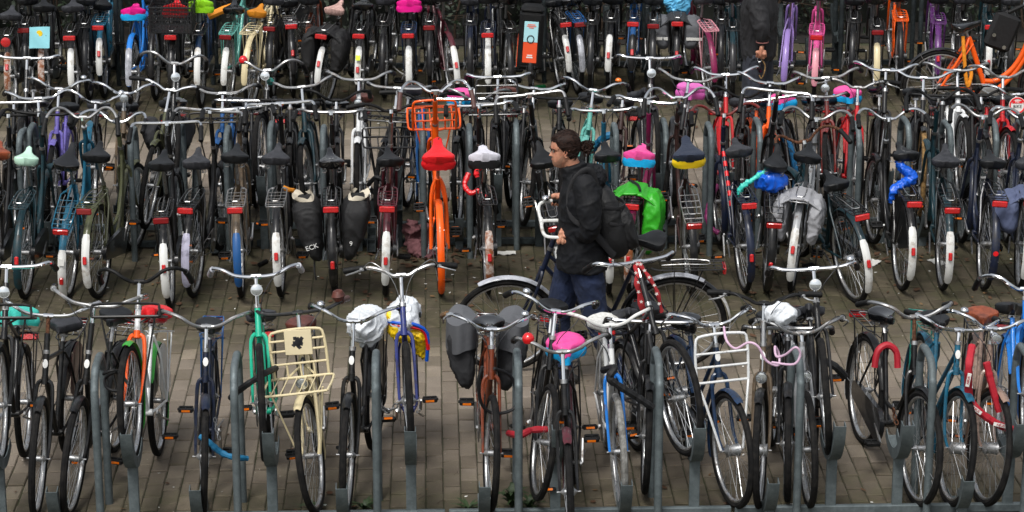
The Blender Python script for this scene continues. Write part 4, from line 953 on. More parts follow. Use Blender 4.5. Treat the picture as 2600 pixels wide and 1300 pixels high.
obj('beard', shell(lambda a: .002, lambda a: .046 + .010 * math.sin(a * 5) + .045 * min(1, max(0, (abs(a) - .6) / .9)) ** 1.5, -1.5, 1.5, .0007, 10, 44), 'stubble', man)
obj('moustache', MB().tube(smooth([Hm @ Vector(p) for p in ((.078, .022, .058), (.0885, .010, .0635), (.0905, 0, .064), (.0885, -.010, .0635), (.078, -.022, .058))], 3), [.0014, .0030, .0032, .003, .0014], 6, sy=.6), 'stubble', man)
# hair: scalp shell plus combed strands pulled back to a knot
hb_ = MB(); hl = lambda a: (.178 if abs(a) < .75 else np.interp(abs(a), [.75, 1.15, 1.5, 1.9, 2.4, PI], [.178, .145, .100, .070, .045, .035]))
def hs(u, v):
    a = -PI + 2 * PI * v; z = hl(a) + (.2318 - hl(a)) * u; p = head_r(z, a); d = (p - Vector((-.01, 0, .10))).normalized(); return Hm @ (p + d * (.004 + .011 * min(1, u * 3) + .002 * noise.noise(p * 60)))
hb_.grid(hs, 16, 60, False, True); hair = obj('hair', hb_, 'hair', man)
st = MB(); kn = Vector((-.135, 0, .118))
for i in range(210):
    a = rnd.uniform(-2.6, 2.6); z = hl(a) + rnd.random() ** 1.3 * (.228 - hl(a)); p0 = head_r(z, a); pts = []
    for k in range(8):
        t = k / 7; q = p0.lerp(kn, t ** 1.1); c = Vector((-.01, 0, .12)); d = (q - c).normalized()
        a2 = math.atan2(q.y, q.x + .01); 
        r_need = (head_r(min(.228, max(0, q.z)), a2) - c).length + .014 + .004 * math.sin(t * 9 + i)
        if t < .86: q = c + d * max((q - c).length, r_need * (1 - .12 * t * t))
        q += Vector((0, rnd.gauss(0, .0015), .004 * math.sin(t * 7 + i * 1.7) + rnd.gauss(0, .001))); pts.append(Hm @ q)
    st.tube(smooth(pts, 2), [.0011, .0032, .0036, .0022], 4) if False else st.tube(smooth(pts, 2), [.0016, .0032], 4)
for i in range(26):                                   # loose wisps
    a = rnd.choice((-1, 1)) * rnd.uniform(.9, 2.6); z = rnd.uniform(.10, .20); p = head_r(z, a); d = (p - Vector((-.01, 0, .10))).normalized(); q = p + d * .016
    st.tube(smooth([Hm @ p, Hm @ q, Hm @ (q + Vector((-.025, rnd.gauss(0, .006), rnd.uniform(-.012, .016))) + d * .008), Hm @ (q + Vector((-.05, rnd.gauss(0, .012), rnd.uniform(-.03, .02))) + d * .006)], 3), .0011, 3)
for i in range(46):
    t0 = rnd.uniform(0, 6.28); r0 = rnd.uniform(.010, .040); ax_ = Vector((rnd.uniform(-.4, .4), 1, rnd.uniform(-.4, .4))).normalized(); u_ = ax_.orthogonal().normalized(); v_ = ax_.cross(u_)
    c = kn + Vector((rnd.uniform(-.03, 0), rnd.uniform(-.016, .016), rnd.uniform(-.02, .008)))
    st.tube([Hm @ (c + (u_ * math.cos(t0 + t) + v_ * math.sin(t0 + t)) * r0 * (1 + .2 * math.sin(3 * t)) + ax_ * .004 * t) for t in np.linspace(0, 4.4, 12)], .0040, 5)
o = obj('hair_strands', st, 'hair', man); o['kind'] = 'stuff'
# jacket
b = MB(); nb = Hm @ Vector((-.075, 0, -.065))
def ringloft(b, secs, n=28):
    vs = []
    for (c, rx, ry, ang) in secs:
        for j in range(n): a = 2 * PI * j / n; ca, sa = math.cos(a), math.sin(a); v = Vector((rx * abs(ca) ** .85 * (1 if ca > 0 else -1), ry * abs(sa) ** .85 * (1 if sa > 0 else -1), 0)); vs.append(Vector(c) + RY(ang) @ v)
    k = len(secs); fs = [(i * n + j, i * n + (j + 1) % n, (i + 1) * n + (j + 1) % n, (i + 1) * n + j) for i in range(k - 1) for j in range(n)] + [tuple(range(n))[::-1], tuple((k - 1) * n + j for j in range(n))]
    b.add(vs, fs)
def C(x, y): v = L_(x, y, Yc); return (v.x, 0, v.z)
ringloft(b, [(C(1479, 676), .172, .20, 0), (C(1479, 667), .178, .205, 0), (C(1478, 635), .170, .20, 0), (C(1475, 590), .153, .195, .03), (C(1474, 540), .148, .20, .06), (C(1475, 500), .145, .225, .08), (C(1477, 475), .14, .22, .1), (C(1474, 455), .115, .165, .12), (C(1464, 442), .096, .115, .15), (C(1457, 430), .088, .095, .2), (C(1452, 416), .084, .090, .22)])
limb(b, [shl + Vector((0, -.03, .0)), shl.lerp(el, .5) + Vector((-.01, .015, 0)), el, el.lerp(wl, .55) + Vector((0, .01, -.015)), wl + Vector((-.015, 0, 0))], [.086, .080, .070, .057, .043], 18)
limb(b, [shr + Vector((0, .03, .0)), er, wr + Vector((-.015, 0, 0))], [.088, .075, .046], 18)
obj('jacket', evalmesh(b, .0085, 'jacket', 3, fold(3, .0055, (5, 5, 8))), 'jacket', man)
# hood bunched behind the neck
b = MB()
for k in range(3):
    rr = .095 + .020 * k
    pts = [Hm @ Vector((-.075 - rr * .95 * math.cos(t) * (.8 if math.cos(t) < 0 else 1.0), rr * 1.05 * math.sin(t), -.055 - .020 * k + .02 * math.cos(t))) for t in np.linspace(-2.35, 2.35, 15)]
    b.tube(smooth(pts, 2), [.016, .030, .032, .030, .016][:2] if False else .027 - .003 * k, 9)
limb(b, [Hm @ Vector((-.16, 0, -.05)), Hm @ Vector((-.20, 0, -.09)), Hm @ Vector((-.20, 0, -.15))], [.055, .075, .055], 12)
limb(b, [Hm @ Vector((-.15, .07, -.06)), Hm @ Vector((-.20, .05, -.11))], [.045, .055], 12); limb(b, [Hm @ Vector((-.15, -.07, -.06)), Hm @ Vector((-.20, -.05, -.11))], [.045, .055], 12)
obj('hood', evalmesh(b, .007, 'hood', 3, fold(9, .006, (14, 14, 14))), 'jacket', man)
# jeans and shoes
b = MB(); h0 = hip + Vector((0, 0, .02))
limb(b, [h0 + Vector((-.02, .075, -.02)), kl.lerp(hip, .5) + Vector((-.01, .03, 0)), kl, kl.lerp(al, .5), al], [.115, .104, .082, .070, .066], 16)
limb(b, [h0 + Vector((.03, -.075, -.02)), kr.lerp(hip, .5) + Vector((.02, -.03, 0)), kr, kr.lerp(ar, .5), ar], [.115, .104, .084, .072, .066], 16)
limb(b, [h0 + Vector((-.01, .07, 0)), h0 + Vector((.01, -.07, 0))], [.125, .125], 16)
obj('jeans', evalmesh(b, .008, 'jeans', 2, fold(5, .005, (9, 9, 9))), 'jeans', man)
for a, p in ((al, .5), (ar, 0)):
    b = MB(); m_ = T(a + Vector((0, 0, -.055 + p * .05))) @ RY(p)
    limb(b, [m_ @ Vector((-.07, 0, .0)), m_ @ Vector((.06, 0, .0)), m_ @ Vector((.18, 0, -.012))], [.045, .048, .036], 12, 3, flat=.8)
    obj('shoe', evalmesh(b, .008, 'shoe', 2), 'shoe', man)
# backpack: worn, but a thing of its own
pc = L_(1546, 560, Yc)
bp_ = empty('backpack', MP @ T(pc) @ RY(R_(17)), 'black backpack worn by the man pushing the navy bicycle', 'backpack')
b = MB()
def pk(u, v):
    z = -.27 + .54 * u; a = 2 * PI * v; q = math.sqrt(max(0, 1 - abs(2 * u - 1) ** 3.2)); ca, sa = math.cos(a), math.sin(a)
    return ((.088 + .025 * (1 - u)) * q * abs(ca) ** .6 * (1 if ca > 0 else -1), .165 * q * abs(sa) ** .55 * (1 if sa > 0 else -1), z)
b.grid(pk, 26, 36, False, True); obj('pack_body', evalmesh(b, .009, 'pack_body', 2, fold(21, .005, (6, 6, 5))), 'pack', bp_)
b = MB(); b.grid(lambda u, v: (lambda q: (q[0] * .55 - .10, q[1] * .82, q[2] * .62 - .07))(pk(u, v)), 20, 30, False, True); obj('pocket', evalmesh(b, .008, 'pocket', 2, fold(33, .006, (9, 9, 7))), 'pack', bp_)
for z in (.10, -.02): obj('strap', MB().tube(smooth([(.0, .17, z + .05), (-.09, .13, z), (-.135, .0, z - .02), (-.09, -.13, z), (0, -.17, z + .05)], 4), .006, 6, sy=2.2), 'webbing', bp_)
for s in (1, -1):
    S_ = shl if s > 0 else shr; W = T(pc) @ RY(R_(17)); Wi = W.inverted()
    pts = [Wi @ p for p in (W @ Vector((.02, s * .10, .24)), S_ + Vector((-.03, -s * .075, .098)), S_ + Vector((.055, -s * .06, .055)), S_ + Vector((.098, -s * .05, -.06)), S_ + Vector((.08, -s * .01, -.20)), S_ + Vector((-.03, s * .0, -.28)), W @ Vector((.03, s * .14, -.20)))]
    obj('shoulder_strap', MB().tube(smooth(pts, 4), .011, 8, sy=2.6), 'webbing', bp_)
obj('loop_patch', MB().box((.115, .115, .215), (.05, .004, .010), RY(R_(-35))), 'decal_white', bp_)
# second man, cut by the top of the picture
Y2 = 23.2
o2 = at_y(1925, 150, Y2); o2.z = 0; M2 = T(o2) @ RZ(PI - .3)
M2I = M2.inverted()
m2 = empty('person', M2, 'man in black bomber jacket and dark trousers holding keys, cut off by the top edge', 'person')
b = MB(); hd = M2I @ at_y(1935, 132, Y2 - .26)
limb(b, [(0, 0, .95), (0, 0, 1.2), (0, 0, 1.45)], [.13, .15, .14]); limb(b, [(-.0, .2, 1.42), hd.lerp(Vector((0, .2, 1.42)), .5) + Vector((-.03, .03, 0)), hd + Vector((-.0, 0, .08))], [.06, .05, .03])
limb(b, [(0, -.2, 1.42), (-.02, -.26, 1.15), (.04, -.26, .9)], [.06, .05, .03]); limb(b, [(0, 0, 1.45), (.01, 0, 1.56)], [.06, .055]); head_geo(b, Vector((.0, 0, 1.58)))
for s in (-1, 1): limb(b, [(0, s * .09, .9), (.03 * s, s * .1, .5), (-.04 * s, s * .1, .10)], [.09, .06, .045])
w2 = hd + Vector((0, 0, .075)); hand_geo(b, w2, hd + Vector((.01, 0, -.02)), (1, .1, .2), (-.1, .9, .1), 1); hand_geo(b, Vector((.04, -.26, .88)), Vector((.05, -.26, .80)), (1, 0, .2), (0, -.9, .1), -1)
obj('body', evalmesh(b, .005, 'body', 1), 'skin', m2)
b = MB(); ringloft(b, [((0, 0, .86), .14, .19, 0), ((0, 0, .90), .15, .20, 0), ((0, 0, 1.1), .155, .20, 0), ((0, 0, 1.3), .16, .23, 0), ((0, 0, 1.45), .13, .2, 0), ((.01, 0, 1.54), .075, .08, 0)])
hw2 = hd + Vector((0, 0, .10)); limb(b, [(0, .19, 1.40), hd.lerp(Vector((0, .2, 1.42)), .5) + Vector((-.03, .04, 0)), hw2], [.085, .078, .055], 16); limb(b, [(0, -.19, 1.40), (-.02, -.26, 1.15), (.04, -.26, .92)], [.085, .075, .055], 16)
obj('jacket', evalmesh(b, .011, 'jacket', 3, fold(13, .008)), 'jacket2', m2)
obj('cuff_stripe', MB().tube([hw2 + Vector((0, 0, -.004)), hw2 + Vector((0, 0, -.012))], .058, 16), 'cuff_pink', m2)
b = MB()
for s in (-1, 1): limb(b, [(0, s * .09, .9), (.03 * s, s * .1, .5), (-.04 * s, s * .1, .10)], [.12, .088, .07], 16)
obj('trousers', evalmesh(b, .011, 'trousers', 2, fold(15, .007)), 'jeans_grey', m2)
for s in (-1, 1):
    b = MB(); limb(b, [(-.1 - .04 * s, s * .1, .045), (.02 - .04 * s, s * .1, .045), (.14 - .04 * s, s * .1, .035)], [.045, .048, .036], 12, 3, flat=.8); obj('shoe', evalmesh(b, .01, 'shoe', 1), 'shoe', m2)
obj('hair', MB().grid(lambda u, v: Vector((-.01, 0, 1.71)) + Vector((.1 * math.sin(PI * u) * math.cos(2 * PI * v) - .01, .083 * math.sin(PI * u) * math.sin(2 * PI * v), .1 * math.cos(PI * u) + .01)), 14, 20), 'hair', m2)
ky = empty('key_ring', M2 @ T(hd + Vector((.02, .0, -.07))), 'ring of keys and a cord held in the hand of the man in bomber jacket', 'keys')
obj('ring', MB().tube([(.02 * math.cos(t), 0, .02 * math.sin(t)) for t in np.linspace(0, 2 * PI, 14)[:-1]], .0022, 5, close=True), 'chrome', ky)
for k, a in enumerate((-.5, .1)): obj('key', MB().lathe([(.004, 0), (.011, 0), (.011, .003), (.004, .003)], 10, T((0, 0, -.03)) @ RY(a) @ RX(PI / 2)).box((0, 0, -.06), (.008, .003, .045), RY(a)), 'chrome', ky)
obj('cord', MB().tube(smooth([(-.02, 0, 0), (-.05, 0, -.05), (-.045, .01, -.12), (-.02, 0, -.17), (0, 0, -.14)], 4), .006, 6), 'rubber_tan', ky)
# ------------------------------------------------------------------ things on, in and around the bicycles
for k, c, r in (('cv_red', '#d8171f', .35), ('cv_blue', '#1aa0dc', .3), ('cv_pink', '#ea4f9b', .35), ('cv_yellow', '#efc91c', .35), ('cv_navy', '#252c3c', .4), ('cv_lime', '#8fd21f', .35), ('cv_hot', '#e81f8c', .15),
                ('cv_teal', '#3fc4b4', .35), ('cv_white', '#d3d2dc', .5), ('cv_black', '#141416', .4), ('bag_white', '#d4d9de', .3), ('bag_blue', '#0f56c4', .3), ('bag_sky', '#63b6e0', .3), ('bag_pink', '#d765b4', .35),
                ('canvas_black', '#0c0c0e', .75), ('canvas_grey', '#56585c', .85), ('canvas_dark', '#26272a', .85), ('canvas_green', '#2f9d1f', .4), ('canvas_bluegrey', '#4d5672', .8), ('canvas_stripe', '#8f9094', .6), ('canvas_floral', '#c9c0ad', .85),
                ('rag', '#6b4549', .9), ('lock_red', '#a81a2a', .6), ('lock_blue', '#176a93', .6), ('lock_pale', '#c9a9c0', .35), ('lock_black', '#101113', .65), ('scarf', '#a4262b', .85), ('sheet_cyan', '#8fd3de', .5), ('panel_orange', '#e4552f', .35),
                ('panel_cyan', '#a9d9e0', .35), ('leaf_brown', '#4d3522', .9), ('leaf_tan', '#6b5235', .9), ('litter_white', '#cfcfca', .7), ('glass_green', '#0f6b39', .2), ('plate_cream', '#d6c9a6', .45), ('lock_orange', '#e08b1a', .6), ('lock_magenta', '#8c2a68', .6), ('star_white', '#d9cfc9', .8), ('tape_lime', '#d3e838', .4)):
    mat(k, c, r, bump=.35 if k[:2] in ('cv', 'ba', 'ca') else .15, bscale=45 if k[:2] == 'cv' else 30)
mat('leaf_dark', '#23361c', .55, dirt='#162312', amt=.5, scale=8); mat('leaf_mid', '#26391a', .6); mat('twig', '#3a2c20', .9); mat('mesh_crate', '#17181a', .5)
def text(s, size, m, parent, mtx, name='lettering', ext=.0006):
    cu = bpy.data.curves.new('t', 'FONT'); cu.body = s; cu.size = size; cu.extrude = ext; cu.align_x = 'CENTER'; cu.align_y = 'CENTER'
    o = bpy.data.objects.new('t', cu); COL.objects.link(o); dg = bpy.context.evaluated_depsgraph_get(); dg.update()
    me = bpy.data.meshes.new_from_object(o.evaluated_get(dg)); bpy.data.objects.remove(o); me.materials.clear(); me.materials.append(None)
    return obj(name, me, m, parent, mtx)
FACEX = RZ(-PI / 2) @ RX(PI / 2)                      # text facing -x (seen from behind the bike), reading left to right
def cover(B, crown, rim, label, wide=1.27, words=None):
    t = empty('saddle_cover', B['sad'] @ T((0, 0, .004)), label, 'saddle cover')
    base = m_saddle(wide)
    v = [(x * 1.07 - .004, y * 1.10 + (.010 if y > 0 else -.010) * min(1, abs(y) / .012) + .0015 * math.sin(x * 160), (z * 1.3 if z > 0 else z) + .012 + .012 * math.exp(-((x + .03) / .09) ** 2 - (y / .05) ** 2) + .0025 * noise.noise(Vector((x * 60, y * 60, z * 60)))) for x, y, z in base.v]
    b = MB(); b.v = v; b.f = base.f; obj('crown', b, crown, t)
    if rim:
        b = MB(); nv = 48
        def f(u, q):
            a = 2 * PI * q; uu = .5 - .5 * math.cos(a); xx = -.125 + .275 * (.02 + .96 * uu); w_ = .021 + .084 * wide / (1 + math.exp((uu - .40) * 8.2)); w_ *= math.sqrt(max(.0009, 1 - (1 - min(1, (uu + .004) / .34)) ** 2)) * min(1, math.sqrt(max(0, 1.004 - uu) / .07))
            s = 1 if a < PI else -1; o = 1.08 + .12 * math.sin(PI * u); dz = .010 * (w_ / .105) ** 2
            return (xx * 1.09 - .006, s * (w_ * o + .006), .020 - dz - .066 * u + .004 * math.sin(q * 150) * u)
        b.grid(f, 6, nv, False, True); obj('rim', b, rim, t)
    if words: text(words, .022, 'decal_white', t, T((-.045, 0, .046)) @ RZ(-PI / 2) @ RX(R_(8)))
    return t
cover(A[12], 'cv_pink', 'cv_blue', 'blue saddle cover with pink patch, just below the chrome bar of the foremost black bicycle')
cover(A[4], 'cv_red', None, 'red saddle cover behind the black front carrier in the front row'); cover(A[1], 'cv_teal', 'cv_teal', 'turquoise saddle cover at the left edge of the front row')
t = cover(F[11], 'cv_red', 'cv_red', 'bright red saddle cover with white lettering on the orange bicycle', 1.3)
for k, (w_, z) in enumerate(((.075, -.005), (.085, -.028), (.06, -.043), (.02, -.066))): obj('print_line', MB().box((0, 0, 0), (.013 if k < 2 else .005, w_, .0015)), 'decal_white', t, T((z - .02, 0, .050 - .0 * k)) @ RY(R_(-6)))
cover(F[12], 'cv_white', 'cv_black', 'white and black padded saddle cover in the middle row'); cover(F[15], 'cv_pink', 'cv_blue', 'pink and blue saddle cover right above the green pannier')
cover(F[16], 'cv_navy', 'cv_yellow', 'navy saddle cover with yellow rim above the bare metal rack', words='ella')
cover(Tt[5], 'cv_hot', 'cv_blue', 'pink topped blue saddle cover in the rear row at left'); cover(Tt[6], 'cv_red', 'cv_red', 'red saddle cover above the black crate', words='ikea' if False else None); cover(Tt[7], 'cv_lime', 'cv_lime', 'lime green saddle cover at the top edge')
cover(Tt[13], 'cv_hot', 'cv_hot', 'glossy hot pink saddle cover at the top edge')
cover(Bk[12], 'cv_pink', 'cv_blue', 'blue and pink saddle cover directly right of the orange front carrier'); cover(Bk[20], 'cv_pink', 'cv_blue', 'blue and pink saddle cover under the doubled chrome bar at right')
cover(Bk[22], 'cv_pink', 'cv_blue', 'blue and pink saddle cover on the bright red bicycle'); cover(Bk[17], 'bag_pink', 'bag_pink', 'loose pink plastic over a saddle, right of the walking man')
def blob(name, label, cat, mtx, size, m, seed, drip=0, vox=.007, amp=.013, extra=None):
    t = tag(obj(name, evalmesh((lambda b: (b.grid(lambda u, v: (lambda a, c: ((1 + .22 * noise.noise(Vector((math.sin(c) * math.cos(a) * 1.6 + seed, math.sin(c) * math.sin(a) * 1.6, math.cos(c) * 1.6)))) * size[0] * math.sin(c) * math.cos(a) * (1 - drip * (.5 - .5 * math.cos(c)) ** 2), size[1] * math.sin(c) * math.sin(a) * (1 - drip * (.5 - .5 * math.cos(c)) ** 2), size[2] * math.cos(c) * (1 if c < 1.57 else 1.25 + .35 * noise.noise(Vector((3 * math.cos(a) + seed, 3 * math.sin(a), 1))))))(2 * PI * v, PI * (.001 + .998 * u)), 18, 26, False, True), b)[1])(MB()), vox, name, 1, fold(seed, amp, (7, 7, 8))), m, None, mtx), label, cat)
    return t
def sadm(B, dx=0, dy=0, dz=0): p = (B['sad'] @ Vector((dx, dy, dz))); q = B['m'].to_euler().z; return T(p) @ RZ(q)
blob('plastic_bag', 'crumpled white plastic bag tied over the saddle of the slim black bicycle', 'plastic bag', sadm(A[8], .0, 0, -.01), (.16, .125, .11), 'bag_white', 2)
pb = blob('plastic_bag', 'white, yellow, red and blue plastic bag hanging over the saddle of the cobalt blue bicycle', 'plastic bag', sadm(A[9], 0, .0, .0), (.15, .10, .10), 'bag_white', 5)
obj('yellow_panel', evalmesh((lambda b: (limb(b, [(.04, -.06, .0), (.07, -.02, -.10), (.05, .09, -.12), (.02, .11, -.25)], [.05, .055, .055, .03], 12), b)[1])(MB()), .009, 'yp', 1, fold(8, .012, (18, 18, 18))), 'cv_yellow', pb)
obj('red_stripe', MB().tube(smooth([(.07, -.09, -.03), (.12, -.03, -.03), (.12, .05, -.04), (.10, .13, -.08), (.09, .15, -.20)], 3), .013, 6), 'cv_red', pb); obj('blue_stripe', MB().tube(smooth([(.07, -.10, -.02), (.125, -.03, -.012), (.125, .06, -.02), (.10, .145, -.09), (.08, .14, -.28)], 3), .012, 6), 'bag_blue', pb)
blob('plastic_bag', 'pale blue translucent bag over the saddle above the grey striped panniers', 'plastic bag', sadm(Tt[22], 0, 0, .0), (.15, .13, .15), 'bag_sky', 11)
blob('plastic_bag', 'bright blue bag stuffed under the large black saddle', 'plastic bag', sadm(F[18], -.06, .02, -.13), (.08, .13, .075), 'bag_blue', 14)
blob('plastic_bag', 'small blue and white bag behind the black riser handlebar', 'plastic bag', A[16]['m'] @ T((A[16]['bx'] + .02, .10, A[16]['bz'] - .06)), (.06, .10, .06), 'bag_white', 17)
t = tag(obj('plastic_strip', evalmesh((lambda b: (limb(b, [(0, .05, 0), (-.05, .02, -.06), (-.08, -.06, -.13), (-.1, .03, -.17), (-.12, .10, -.22), (-.12, .12, -.3)], [.02, .035, .03, .035, .03, .012], 10), b)[1])(MB()), .008, 'ps', 1, fold(4, .01, (20, 20, 20))), 'bag_blue', None, sadm(F[21], -.05, 0, -.03)), 'twisted blue plastic strip hanging below a black saddle at right', 'plastic strip')
tag(obj('plastic_strip', evalmesh((lambda b: (limb(b, [(0, -.03, 0), (-.03, .06, -.06), (-.05, .15, -.12), (-.04, .17, -.2)], [.012, .02, .02, .01], 8), b)[1])(MB()), .008, 'ps', 1, fold(6, .008, (20, 20, 20))), 'cv_teal', None, sadm(F[18], -.05, .1, -.06)), 'turquoise plastic tied beside the bright blue bag', 'plastic strip')
# panniers
def pannier(B, m, label, w_=.13, h=.34, l=.34, sides=(1, -1), top=None, z=.79, x=-.10, flare=0, rim=None, lift=0, stripe=False, seed=1):
    t = empty('pannier', B['m'] @ T((x, 0, z)), label, 'pannier')
    for s in sides:
        def f(u, v):
            zz = -h * u; a = 2 * PI * v; q = (1 - abs(2 * u - 1) ** 6) ** .5 if 0 < u < 1 else .0; q = max(q, .55 if u < .5 else .35)
            ca, sa = math.cos(a), math.sin(a)
            wd = w_ * (.45 + .55 * math.sin(PI * min(1, u * .75 + .2))) + flare * (1 - u) ** 2
            return (l / 2 * q * abs(ca) ** .45 * (1 if ca > 0 else -1) * (1 + .1 * u), s * (.078 + wd / 2) + wd / 2 * q * abs(sa) ** .6 * (1 if sa > 0 else -1), zz)
        b = MB(); b.grid(f, 14, 28, False, True); n = len(b.v); b.f += [tuple(range(28)), tuple(range(n - 28, n))]
        bag = obj('bag', evalmesh(b, .011, 'bag', 2, fold(seed + s * 3, .008, (7, 7, 5))), m, t)
        if stripe: obj('reflective_stripe', MB().box((-l / 2 * 1.05 - .004, s * (.085 + w_ / 2), -h * .58), (.006, w_ * .95, .028)), 'litter_white', bag)
        if rim:
            def rf(u, q, s=s):
                p = Vector(f(.03, .02 + .96 * q)); c = Vector((0, s * (.078 + w_ / 2), 0)); d = p - c; d.z = 0
                return (p.x * 1.02, p.y + d.y * .15 * u + s * .02 * u, .0 + .03 * u + .01 * math.sin(q * 30) * u)
            obj('lining', MB().grid(rf, 5, 30).grid(lambda u, q: tuple(Vector(rf(u, q)) * .985), 5, 30), rim, bag)
    if top: obj('flap', evalmesh((lambda b: (b.grid(lambda u, v: (-l / 2 + l * u, (v - .5) * (.2 + w_ * 1.3), .022 - .10 * abs(v - .5) ** 2 * 4 * (w_ / .13) + .004 * math.sin(v * 20 + u * 9)), 12, 20), b.grid(lambda u, v: (-l / 2 + l * u, (v - .5) * (.2 + w_ * 1.3), .004 - .10 * abs(v - .5) ** 2 * 4 * (w_ / .13)), 12, 20), b.box((0, 0, .008), (l * .9, .14, .02)), b)[3])(MB()), .010, 'flap', 1), top, t)
    return t
p = pannier(A[10], 'canvas_dark', 'worn black double pannier with grey top flaps on the copper bicycle', .15, .42, .33, flare=.06, stripe=False, seed=2)
for s in (1, -1):
    obj('side_flap', evalmesh((lambda b: (b.grid(lambda u, v: (.18 * (2 * v - 1) * (1 + .06 * u), s * (.07 + .20 * math.sin(u * 1.5) ** .7 - .01 * u), .035 - .20 * u ** 2.2 + .008 * math.sin(v * 9)), 12, 14), b.grid(lambda u, v: (.18 * (2 * v - 1) * (1 + .06 * u), s * (.07 + .185 * math.sin(u * 1.5) ** .7 - .01 * u), .015 - .195 * u ** 2.2 + .008 * math.sin(v * 9)), 12, 14), b.tube([(-.17, s * .12, .0), (.17, s * .12, .0)], .03, 8), b.tube([(-.17, s * .2, -.04), (.17, s * .2, -.04)], .035, 8))[4] if False else b)(MB().grid(lambda u, v: (.185 * math.sin(2 * PI * v), s * (.07 + .11 + .10 * math.cos(2 * PI * v) * (1.05 - .0 * u)), .04 - .17 * u), 8, 22, False, True).grid(lambda u, v: (.185 * u * math.sin(2 * PI * v), s * (.18 + .10 * u * math.cos(2 * PI * v)), .05 - .01 * u), 6, 22, False, True))) if False else MB().grid(lambda u, v: (.20 * math.sin(2 * PI * v) * (1 + .05 * math.sin(v * 40)) , s * (.16 + .105 * math.cos(2 * PI * v)), .05 - .19 * u - .02 * math.sin(v * 14)), 8, 40, False, True).grid(lambda u, v: (.20 * u * math.sin(2 * PI * v) * (1 + .05 * math.sin(v * 40)), s * (.16 + .105 * u * math.cos(2 * PI * v)), .065 - .015 * u - .02 * u * math.sin(v * 14)), 6, 40, False, True), 'canvas_grey', p)
p = pannier(F[9], 'canvas_black', 'black double pannier with pale floral lining hanging open in the middle row', .14, .48, .36, flare=.12, rim='canvas_floral', z=.80, seed=5)
text('ECK', .052, 'decal_white', p, T((-.205, .15, -.32)) @ FACEX @ RZ(R_(18))); text('9', .05, 'decal_white', p, T((-.205, -.14, -.30)) @ FACEX)
obj('loose_strap', MB().tube(smooth([(-.1, .14, -.46), (-.13, .14, -.54), (-.13, .13, -.60)], 3), .007, 5), 'webbing', p)
p = pannier(F[15], 'canvas_green', 'glossy green pannier hanging on the right of the magenta bicycle', .15, .48, .32, sides=(-1,), top='canvas_green', z=.84, seed=9)
obj('buckle_strap', MB().tube(smooth([(.12, .05, .035), (0, -.02, .04), (-.12, -.05, .035)], 3), .010, 5), 'webbing', p)
pannier(F[19], 'canvas_stripe', 'light grey double pannier with dark stripes, under the twin red reflectors', .11, .36, .32, top='canvas_stripe', seed=11)
pannier(F[24], 'canvas_bluegrey', 'blue grey double pannier at the right edge of the middle row', .17, .30, .34, top='canvas_bluegrey', seed=13)
pannier(Tt[22], 'canvas_grey', 'grey double pannier with pale reflective stripes under a plastic bag', .17, .30, .34, top='canvas_dark', stripe=True, seed=15)
pannier(Tt[11], 'canvas_black', 'black double pannier with round white reflectors in the rear row', .14, .42, .32, top='canvas_black', seed=17)
pannier(Bk[5], 'canvas_dark', 'dark double pannier behind the white oval lamp', .12, .30, .30, seed=19, flare=.04)
# delivery box, crate, sheet, plate
m_ = Tt[17]['m'] @ T((-.17, 0, .70)) @ RX(R_(4)) @ RY(R_(5)); t = empty('delivery_box', m_, 'tall black delivery box with pale blue and orange panel, rear row', 'delivery box')
obj('shell', MB().box((0, 0, 0), (.30, .235, .56), bev=.03), 'black_plastic', t); obj('lid', MB().box((.01, 0, .29), (.30, .22, .07), bev=.03), 'black_plastic', t)
obj('blue_panel', MB().box((-.153, 0, .09), (.008, .135, .20), bev=.003), 'panel_cyan', t); obj('orange_panel', MB().box((-.153, 0, -.11), (.008, .135, .198), bev=.003), 'panel_orange', t)
obj('panel_frame', MB().tube([(-.153, .076, .20), (-.153, -.076, .20), (-.153, -.076, -.22), (-.153, .076, -.22)], .008, 6, close=True), 'black_plastic', t)
obj('orange_side', MB().box((0, .1195, -.12), (.24, .006, .28)), 'panel_orange', t)
obj('print_mark', MB().tube([(-.159, .032 * math.cos(a), .02 + .036 * math.sin(a)) for a in np.linspace(0, 6.28, 14)[:-1]], .005, 4, close=True), 'decal_dark', t)
for z, w_ in ((.16, .07), (.145, .09), (.13, .05)): obj('print_line', MB().box((-.1585, 0, z), (.003, w_, .007)), 'panel_orange', t)
for z, w_ in ((-.135, .05), (-.155, .06)): obj('print_line', MB().box((-.1585, 0, z), (.003, w_, .012)), 'decal_white', t)
m_ = Tt[6]['m'] @ T((-.10, 0, .93)); t = empty('crate', m_, 'black mesh crate on the rack behind the red saddle cover', 'crate')
for s in (1, -1):
    b = MB(); 
    for k in range(13): b.box((-.17 + .34 * k / 12, s * .20, 0), (.006, .006, .24))
    for k in range(7): b.box((0, s * .20, -.12 + .04 * k), (.36, .005, .006))
    obj('side_panel', b, 'mesh_crate', t)
    b = MB()
    for k in range(15): b.box((s * .18, -.19 + .38 * k / 14, 0), (.005, .006, .24))
    for k in range(7): b.box((s * .18, 0, -.12 + .04 * k), (.006, .40, .006))
    obj('end_panel', b, 'mesh_crate', t)
obj('floor_panel', MB().box((0, 0, -.125), (.36, .40, .008)), 'mesh_crate', t); obj('rim', MB().tube([(.185, .205, .12), (-.185, .205, .12), (-.185, -.205, .12), (.185, -.205, .12)], .008, 5, close=True), 'mesh_crate', t)
